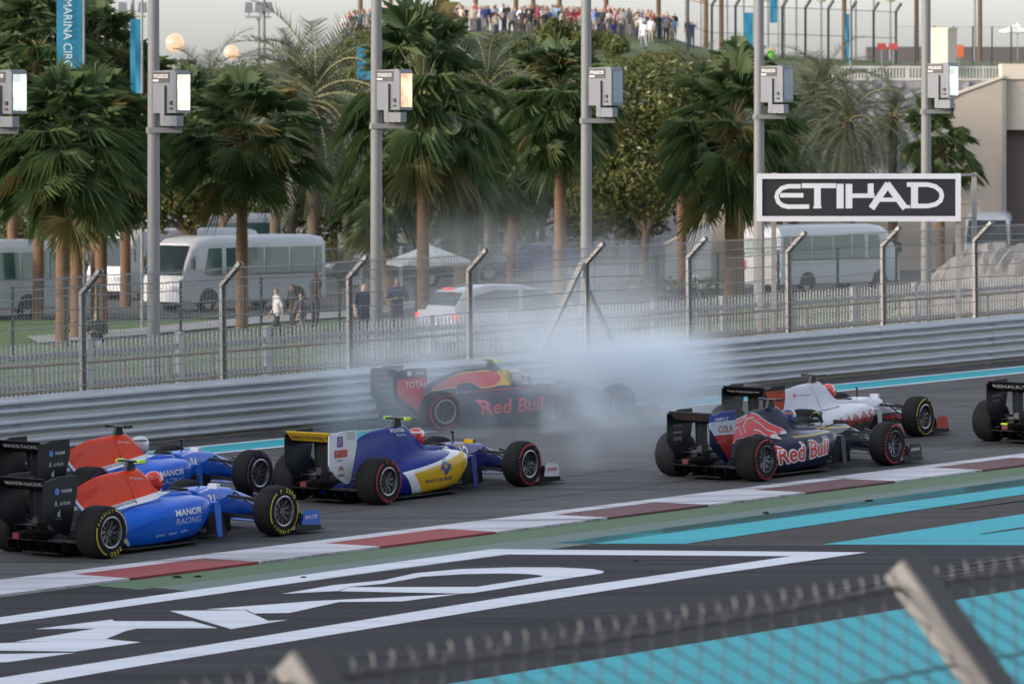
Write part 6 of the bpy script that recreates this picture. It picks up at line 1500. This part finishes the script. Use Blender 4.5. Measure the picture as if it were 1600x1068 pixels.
# ================================================================== people
def human(seed, arms='down', stride=.0, robe=False, turn=0.0, sit=False):
    """one continuous body: skin grown over a posed skeleton; material slots: shirt, trousers, skin, hair, shoe"""
    rnd = random.Random(seed)
    hipz = .92 if not sit else .45; J = {}
    J['pel'] = (0, 0, hipz); J['sp'] = (.0, 0, hipz + .22); J['ch'] = (.02, 0, hipz + .42); J['nk'] = (.02, 0, hipz + .58); J['hd0'] = (.03, 0, hipz + .66); J['hd1'] = (.035, 0, hipz + .80)
    rad = dict(pel=.15, sp=.13, ch=.15, nk=.058, hd0=.085, hd1=.092)
    E = [('pel', 'sp'), ('sp', 'ch'), ('ch', 'nk'), ('nk', 'hd0'), ('hd0', 'hd1')]
    for sg, n in ((1, 'l'), (-1, 'r')):
        st = stride * sg
        if sit: k_, a_, f_ = (.42, sg * .12, .50), (.45, sg * .12, .08), (.60, sg * .12, .03)
        else: k_, a_, f_ = (st * .28 + .03, sg * .10, .50), (st * .55 - .02, sg * .10, .09), (st * .55 + .15, sg * .11, .035)
        J['hip' + n] = (0, sg * .095, hipz - .06); J['kn' + n] = k_; J['an' + n] = a_; J['ft' + n] = f_
        rad.update({'hip' + n: .095, 'kn' + n: .065, 'an' + n: .048, 'ft' + n: .045})
        E += [('pel', 'hip' + n), ('hip' + n, 'kn' + n), ('kn' + n, 'an' + n), ('an' + n, 'ft' + n)]
        J['sh' + n] = (.02, sg * .19, hipz + .50)
        if arms == 'up' or (arms == 'one' and sg > 0): el, ha, fi = (.16, sg * .26, hipz + .42), (.30, sg * .16, hipz + .64), (.36, sg * .13, hipz + .70)
        elif arms == 'fold': el, ha, fi = (.06, sg * .27, hipz + .24), (.24, sg * .08, hipz + .30), (.28, sg * .03, hipz + .32)
        else: el, ha, fi = (-.04 - st * .1, sg * .25, hipz + .22), (.04 - st * .25, sg * .25, hipz - .02), (.07 - st * .27, sg * .245, hipz - .10)
        J['el' + n] = el; J['ha' + n] = ha; J['fi' + n] = fi; rad.update({'sh' + n: .072, 'el' + n: .048, 'ha' + n: .036, 'fi' + n: .032})
        E += [('ch', 'sh' + n), ('sh' + n, 'el' + n), ('el' + n, 'ha' + n), ('ha' + n, 'fi' + n)]
    names = list(J); me = bpy.data.meshes.new('body'); me.from_pydata([J[k] for k in names], [(names.index(a), names.index(b)) for a, b in E], [])
    o = bpy.data.objects.new('tmp', me); col.objects.link(o); md = o.modifiers.new('skin', 'SKIN')
    for i, k in enumerate(names): sv = me.skin_vertices[0].data[i]; sv.radius = (rad[k] * (.85 if k in ('pel', 'sp', 'ch') else 1), rad[k] * (1.12 if k in ('pel', 'sp', 'ch') else 1)); sv.use_root = (k == 'pel')
    sb = o.modifiers.new('sub', 'SUBSURF'); sb.levels = 1; sb.render_levels = 1
    ev = bpy.data.meshes.new_from_object(o.evaluated_get(bpy.context.evaluated_depsgraph_get())); bpy.data.objects.remove(o); bpy.data.meshes.remove(me)
    ev.name = 'body'; zmin = min(v.co.z for v in ev.vertices)
    for v in ev.vertices: v.co.z -= zmin
    if robe:
        for v in ev.vertices:
            z = v.co.z
            if z < .95 and abs(v.co.y) < .22:
                k = 1 + .35 * (.95 - z); a = math.atan2(v.co.y, v.co.x); r = .17 * k; v.co.x = math.cos(a) * r; v.co.y = math.sin(a) * r
    for _ in range(5): ev.materials.append(M['white'])
    sk = hipz - zmin
    for p in ev.polygons:
        c = p.center; x, y, z = c; i = 0
        if z > sk + .60: i = 3 if (z > sk + .80 or (x < .015 and z > sk + .68)) else 2
        elif abs(y) > .215 and z < sk + .27: i = 2
        elif arms in ('up', 'one', 'fold') and x > .2 and z > sk + .2: i = 2
        elif z < .09 and not sit: i = 4
        elif z < sk + .02 or (sit and z < .56 and x > .12): i = 0 if robe else 1
        if robe and i == 1: i = 0
        p.material_index = i
        p.use_smooth = True
    return ev
HUM = [human(1), human(2, 'up'), human(3, 'fold'), human(4, 'one'), human(5, 'down', .5), human(6, 'down', -.35)]
ROBE = human(7, 'down', 0, True); SIT = human(8, 'fold', sit=True)
SKIN, HAIR, SHOE = [paint((.36, .22, .15), .7, 0), paint((.18, .10, .065), .7, 0), paint((.48, .31, .23), .7, 0)], [paint((.02, .015, .012), .8, 0), paint((.06, .035, .02), .8, 0)], paint((.03, .03, .03), .8, 0)
def person(me, loc, yaw, shirt, trousers, label, group=None, scale=1.0, hair=None, skin=None):
    o = link('person', me, None, loc, (0, 0, yaw)); o.scale = (scale,) * 3
    for i, m in enumerate((paint(shirt, .85, 0), paint(trousers, .85, 0), skin or random.choice(SKIN), hair or random.choice(HAIR), SHOE)):
        o.material_slots[i].link = 'OBJECT'; o.material_slots[i].material = m
    return tag(o, label, 'person', group)
person(HUM[4], onpx(433, 55), R(-160), (.62, .60, .64), (.02, .02, .025), 'man in a white shirt and dark trousers walking past the minibus', scale=.96, hair=HAIR[0])
person(HUM[0], onpx(458, 53), R(200), (.02, .02, .022), (.03, .03, .035), 'person in black standing next to the man in the white shirt', hair=HAIR[0])
person(HUM[5], onpx(472, 55), R(170), (.05, .05, .07), (.16, .15, .15), 'short person with grey trousers behind the walking man', scale=.86)
person(HUM[3], onpx(492, 50), R(40), (.02, .018, .018), (.03, .03, .05), 'tall person in black leaning against the rear of the minibus', scale=1.06, hair=HAIR[0])
person(HUM[2], onpx(620, 60), R(-70), (.02, .025, .06), (.02, .02, .04), 'broad person in navy seen through the smoke beside the hatchback', scale=1.06)
person(HUM[0], onpx(568, 59), R(-60), (.025, .03, .07), (.02, .02, .04), 'person in navy half hidden by a fence post in the smoke')
person(SIT, onpx(152, 60), R(-100), (.02, .02, .025), (.55, .55, .58), 'person in black with white trousers sitting on the lawn by the palms', hair=HAIR[0])
person(HUM[1], onpx(1205, 26.3), R(-90), (.12, .42, .06), (.03, .03, .03), 'marshal in a bright green vest by the far fence')
person(HUM[2], onpx(1111, 39.0, 2.55), R(-90), (.04, .09, .42), (.05, .05, .1), 'person in royal blue on top of the ramp wall', scale=.8)
# the crowd on the hill
CL = [('white', (.60, .60, .62)), ('black', (.025, .025, .028)), ('red', (.50, .03, .03)), ('turquoise', (.20, .36, .50)), ('navy', (.03, .045, .14)), ('grey', (.22, .22, .23)), ('pink', (.52, .25, .26)), ('blue', (.05, .16, .45)), ('maroon', (.18, .03, .04)), ('cream', (.48, .42, .33))]
WT = [4, 8, 1.0, 2, 4, 4, 1.2, 1.5, 1.2, 2]
TR_ = [(.03, .03, .035), (.05, .06, .10), (.30, .27, .22), (.15, .15, .15)]
rc = random.Random(77); k = 0
def crest_person(px, s, robe=False, c=None):
    nm, colr = c or rc.choices(CL, WT)[0]; b = onpx(px, s, .10)
    if robe: return person(ROBE, b, rc.uniform(-2.2, -.8), (.66, .66, .68), (.66, .66, .68), 'spectator in a long white robe on the hill', 'spectators on the hill', rc.uniform(.98, 1.06), hair=paint((.6, .6, .6), .8, 0))
    pi, ti = rc.randrange(6), rc.randrange(4)
    return person(HUM[pi], b, rc.uniform(-2.6, -.5), colr, TR_[ti], 'spectator in a %s top and %s trousers %s on the hill' % (nm, ('black', 'denim', 'beige', 'grey')[ti], ('standing upright', 'with both arms raised', 'with folded arms', 'with one arm raised', 'striding', 'in mid step')[pi]), 'spectators on the hill', rc.uniform(.90, 1.08))
for i in range(240):
    px = rc.choice((rc.uniform(538, 590), rc.uniform(590, 1060), rc.uniform(590, 1060), rc.uniform(700, 1060), rc.uniform(840, 1060)))
    crest_person(px, rc.triangular(23.4, 25.6, 24.0) if px > 600 else rc.uniform(24.0, 25.0))
crest_person(1006, 25.8, True); crest_person(1003, 25.2, True); crest_person(1076, 24.8, c=CL[1]); crest_person(1043, 25.0, c=CL[1]); crest_person(1051, 25.0, c=CL[3]); crest_person(902, 25.0, c=CL[2]); crest_person(958, 25.9, c=CL[4]); crest_person(776, 25.0, c=CL[2]); crest_person(1081, 25.0, c=CL[4])
# ================================================================== the fence before the stand (out of focus)
M['wire_near'] = pm('weathered near fence wire', (.17, .165, .16), .6, .3)
M['post_near'] = pm('weathered near fence post', (.17, .167, .163), .6, .3, var=.3)
nf = thing('debris_fence', 'near chain link debris fence with cranked post in front of the stand', 'fence')
s2 = 400.0; tip = P(1428, 884, s2); Ln = 3.62
nfr = Matrix(((U.x, -U.y, 0), (U.y, U.x, 0), (0, 0, 1))).to_4x4() @ Matrix.Rotation(-math.atan(KS * U.y), 4, 'Y')
arm = (.62, .70); HB = 3.72
# the post foot lies under the crank, behind the tip
foot = Vector((tip.x, tip.y)) - N * arm[0]
nf.matrix_world = Matrix.Translation((foot.x, foot.y, tip.z - HB - arm[1])) @ nfr
mb_ = MB(); rings = []
for p, dn in ((Vector((0, 0, 0)), Vector((0, 1, 0))), (Vector((0, 0, HB)), Vector((0, .93, -.36))), (Vector((0, arm[0], HB + arm[1])), Vector((0, arm[1], -arm[0])).normalized())):
    rings.append([p + Vector((sx * .085, 0, 0)) + dn * sy for sx, sy in ((-1, -.05), (-.86, -.062), (.86, -.062), (1, -.05), (1, .05), (-1, .05))])
mb_.loft(rings); npost = mb_.mesh('post', M['post_near'])
for i in range(-3, 4): link('post', npost, nf, (i * Ln, 0, 0))
ncl = chain_link(Ln, 2.2, HB, .15, .0032, (-arm[0] * .93, arm[1] * .93), 4).mesh('chain_link', M['wire_near'], fix=False)
for i in range(-3, 3): tag(link('chain_link', ncl, nf, (i * Ln, .02, 0)), kind='stuff')
aL = math.hypot(*arm)
for fr, r in ((.90, .010), (.50, .006), (.12, .006)):
    mb = MB(); mb.tube([(x * Ln / 4, arm[0] * fr + .03, HB + arm[1] * fr - .02 * (1 - (2 * ((x % 4) / 4) - 1) ** 2)) for x in range(-12, 13)], r, 6); mb.build('cable', M['wire_near'], nf)
for h in (2.3, 2.8, 3.3):
    mb = MB(); mb.tube([(x * Ln / 4, .02, h) for x in range(-12, 13)], .006, 5); mb.build('cable', M['wire_near'], nf)
# twisted wire ends along the top selvedge
mb = MB()
for i in range(int(6 * Ln / .105)):
    x = -3 * Ln + i * .105 + .05
    if x > 3 * Ln: break
    y0, z0 = arm[0] * .93 + .02, HB + arm[1] * .93; dx = random.uniform(-.008, .008)
    mb.tube([(x - .012, y0, z0 - .012), (x + .004, y0 + .015, z0 + .018), (x + dx, y0 + .026, z0 + .036)], .0042, 4)
tag(mb.build('wire_ends', M['wire_near'], nf), kind='stuff')

# ================================================================== tyre smoke round the stopped car
def smoke(name, label, loc, size, dens, seed, rz=0.0, edge=.55, tilt=0.0):
    m = bpy.data.materials.new(name + ' volume'); m.use_nodes = True; n = m.node_tree.nodes; l = m.node_tree.links; n.clear()
    out = n.new('ShaderNodeOutputMaterial'); pv = n.new('ShaderNodeVolumePrincipled'); l.new(pv.outputs[0], out.inputs['Volume'])
    pv.inputs['Color'].default_value = (.88, .945, 1.0, 1); pv.inputs['Anisotropy'].default_value = .1
    tc = n.new('ShaderNodeTexCoord'); ln = n.new('ShaderNodeVectorMath'); ln.operation = 'LENGTH'; l.new(tc.outputs['Object'], ln.inputs[0])
    fall = n.new('ShaderNodeMapRange'); fall.interpolation_type = 'SMOOTHSTEP'; fall.inputs[1].default_value = 1.0; fall.inputs[2].default_value = 1 - edge; fall.inputs[3].default_value = 0; fall.inputs[4].default_value = 1
    l.new(ln.outputs['Value'], fall.inputs[0])
    mp = n.new('ShaderNodeMapping'); mp.inputs['Scale'].default_value = (size[0] * .42, size[1] * .42, size[2] * .55); mp.inputs['Location'].default_value = (seed * 3.1, seed * 1.7, seed); l.new(tc.outputs['Object'], mp.inputs[0])
    nz = n.new('ShaderNodeTexNoise'); nz.inputs['Scale'].default_value = 1.0; nz.inputs['Detail'].default_value = 5; nz.inputs['Distortion'].default_value = 1.1; l.new(mp.outputs[0], nz.inputs['Vector'])
    nr = n.new('ShaderNodeMapRange'); nr.inputs[1].default_value = .42; nr.inputs[2].default_value = .60; nr.inputs[3].default_value = .10; nr.inputs[4].default_value = 1.0; l.new(nz.outputs[0], nr.inputs[0])
    mu = n.new('ShaderNodeMath'); mu.operation = 'MULTIPLY'; l.new(fall.outputs[0], mu.inputs[0]); l.new(nr.outputs[0], mu.inputs[1])
    mu2 = n.new('ShaderNodeMath'); mu2.operation = 'MULTIPLY'; mu2.inputs[1].default_value = dens; l.new(mu.outputs[0], mu2.inputs[0]); l.new(mu2.outputs[0], pv.inputs['Density'])
    bm = bmesh.new(); bmesh.ops.create_icosphere(bm, subdivisions=3, radius=1.0); me = bpy.data.meshes.new(name); bm.to_mesh(me); bm.free(); me.materials.append(m)
    o = link(name, me, None, loc, (0, tilt, rz)); o.scale = size
    return tag(o, label, 'smoke', 'tyre smoke drifting over the stopped car', 'stuff')
# a low bank over the car's front, a veil over the whole car, and a plume climbing away over the fence
def sm(px, py, y, size, dens, seed, label, edge=.6, rz=.55, tilt=0.0):
    s = FPX / y; smoke('tyre_smoke', label, P(px, py, s), size, dens, seed, rz, edge, tilt)
sm(990, 592, 83.0, (2.5, 1.7, 1.05), 1.45, 1, 'dense white tyre smoke over the nose of the stopped car', .75)
sm(830, 598, 82.0, (5.0, 2.3, 1.7), .85, 2, 'thin veil of tyre smoke around the stopped car', .6)
sm(900, 500, 92.0, (4.2, 3.0, 2.2), .20, 3, 'pale tyre smoke drifting over the barrier and fence', .75)
sm(760, 450, 104.0, (4.2, 3.6, 2.8), .075, 4, 'faint bluish smoke drifting towards the hatchback', .8)
sm(930, 680, 74.0, (3.4, 2.4, .8), .17, 5, 'low smoke lying over the track between the cars', .8)

# ================================================================== unseen stand added beyond the left edge to keep sun off the track
shade_stand = thing('grandstand', 'added unseen stand that blocks the low sun from the track', 'grandstand', (-64, 52, 0), R(20))
for i in range(12): mb = MB(); mb.box((-i * .9, 0, .5 + i * .5), (.9, 84, 1.0 + i * 1.0)); mb.build('tier', M['concrete'], shade_stand)
mb = MB(); mb.box((-5.5, 0, 19.5), (16, 86, .5)); mb.build('roof', M['galv'], shade_stand)
mb = MB(); mb.box((-11.5, 0, 9.6), (.5, 84, 19.2)); mb.build('rear_wall', M['concrete'], shade_stand)
for i in range(8): mb = MB(); mb.bar((-10.8, -38.5 + i * 11, 11), (-10.8, -38.5 + i * 11, 19.3), .5); mb.build('column', M['galv'], shade_stand)

# ================================================================== the stand the picture is taken from: it darkens what faces it
ms = thing('grandstand', 'main grandstand with dark seats and roof that the view is taken from', 'grandstand', (0, 0, 0)); ms.rotation_euler = (0, 0, TH)
M['seats'] = pm('dark blue seats and people', (.06, .06, .07), .9, var=.6, scale=2)
for i in range(24): mb = MB(); mb.box((0, -1.2 - .85 * i, 2.3 + .24 * i), (170, .85, 4.6 + .48 * i)); mb.build('tier', M['seats'], ms)
mb = MB(); mb.box((0, -9.5, 20.3), (172, 26, .5)); mb.build('roof', M['steel_dark'], ms)
mb = MB(); mb.box((0, -22.2, 9.9), (170, .6, 20.2)); mb.build('rear_wall', M['steel_dark'], ms)
mb = MB(); mb.box((0, .75, 2.4), (170, .3, 4.8)); mb.build('front_wall', M['concrete'], ms)
for i in range(9):
    if abs(-80 + i * 20) > 5: mb = MB(); mb.bar((-80 + i * 20, -20, 10), (-80 + i * 20, -20, 20.2), .6); mb.build('column', M['steel_dark'], ms)
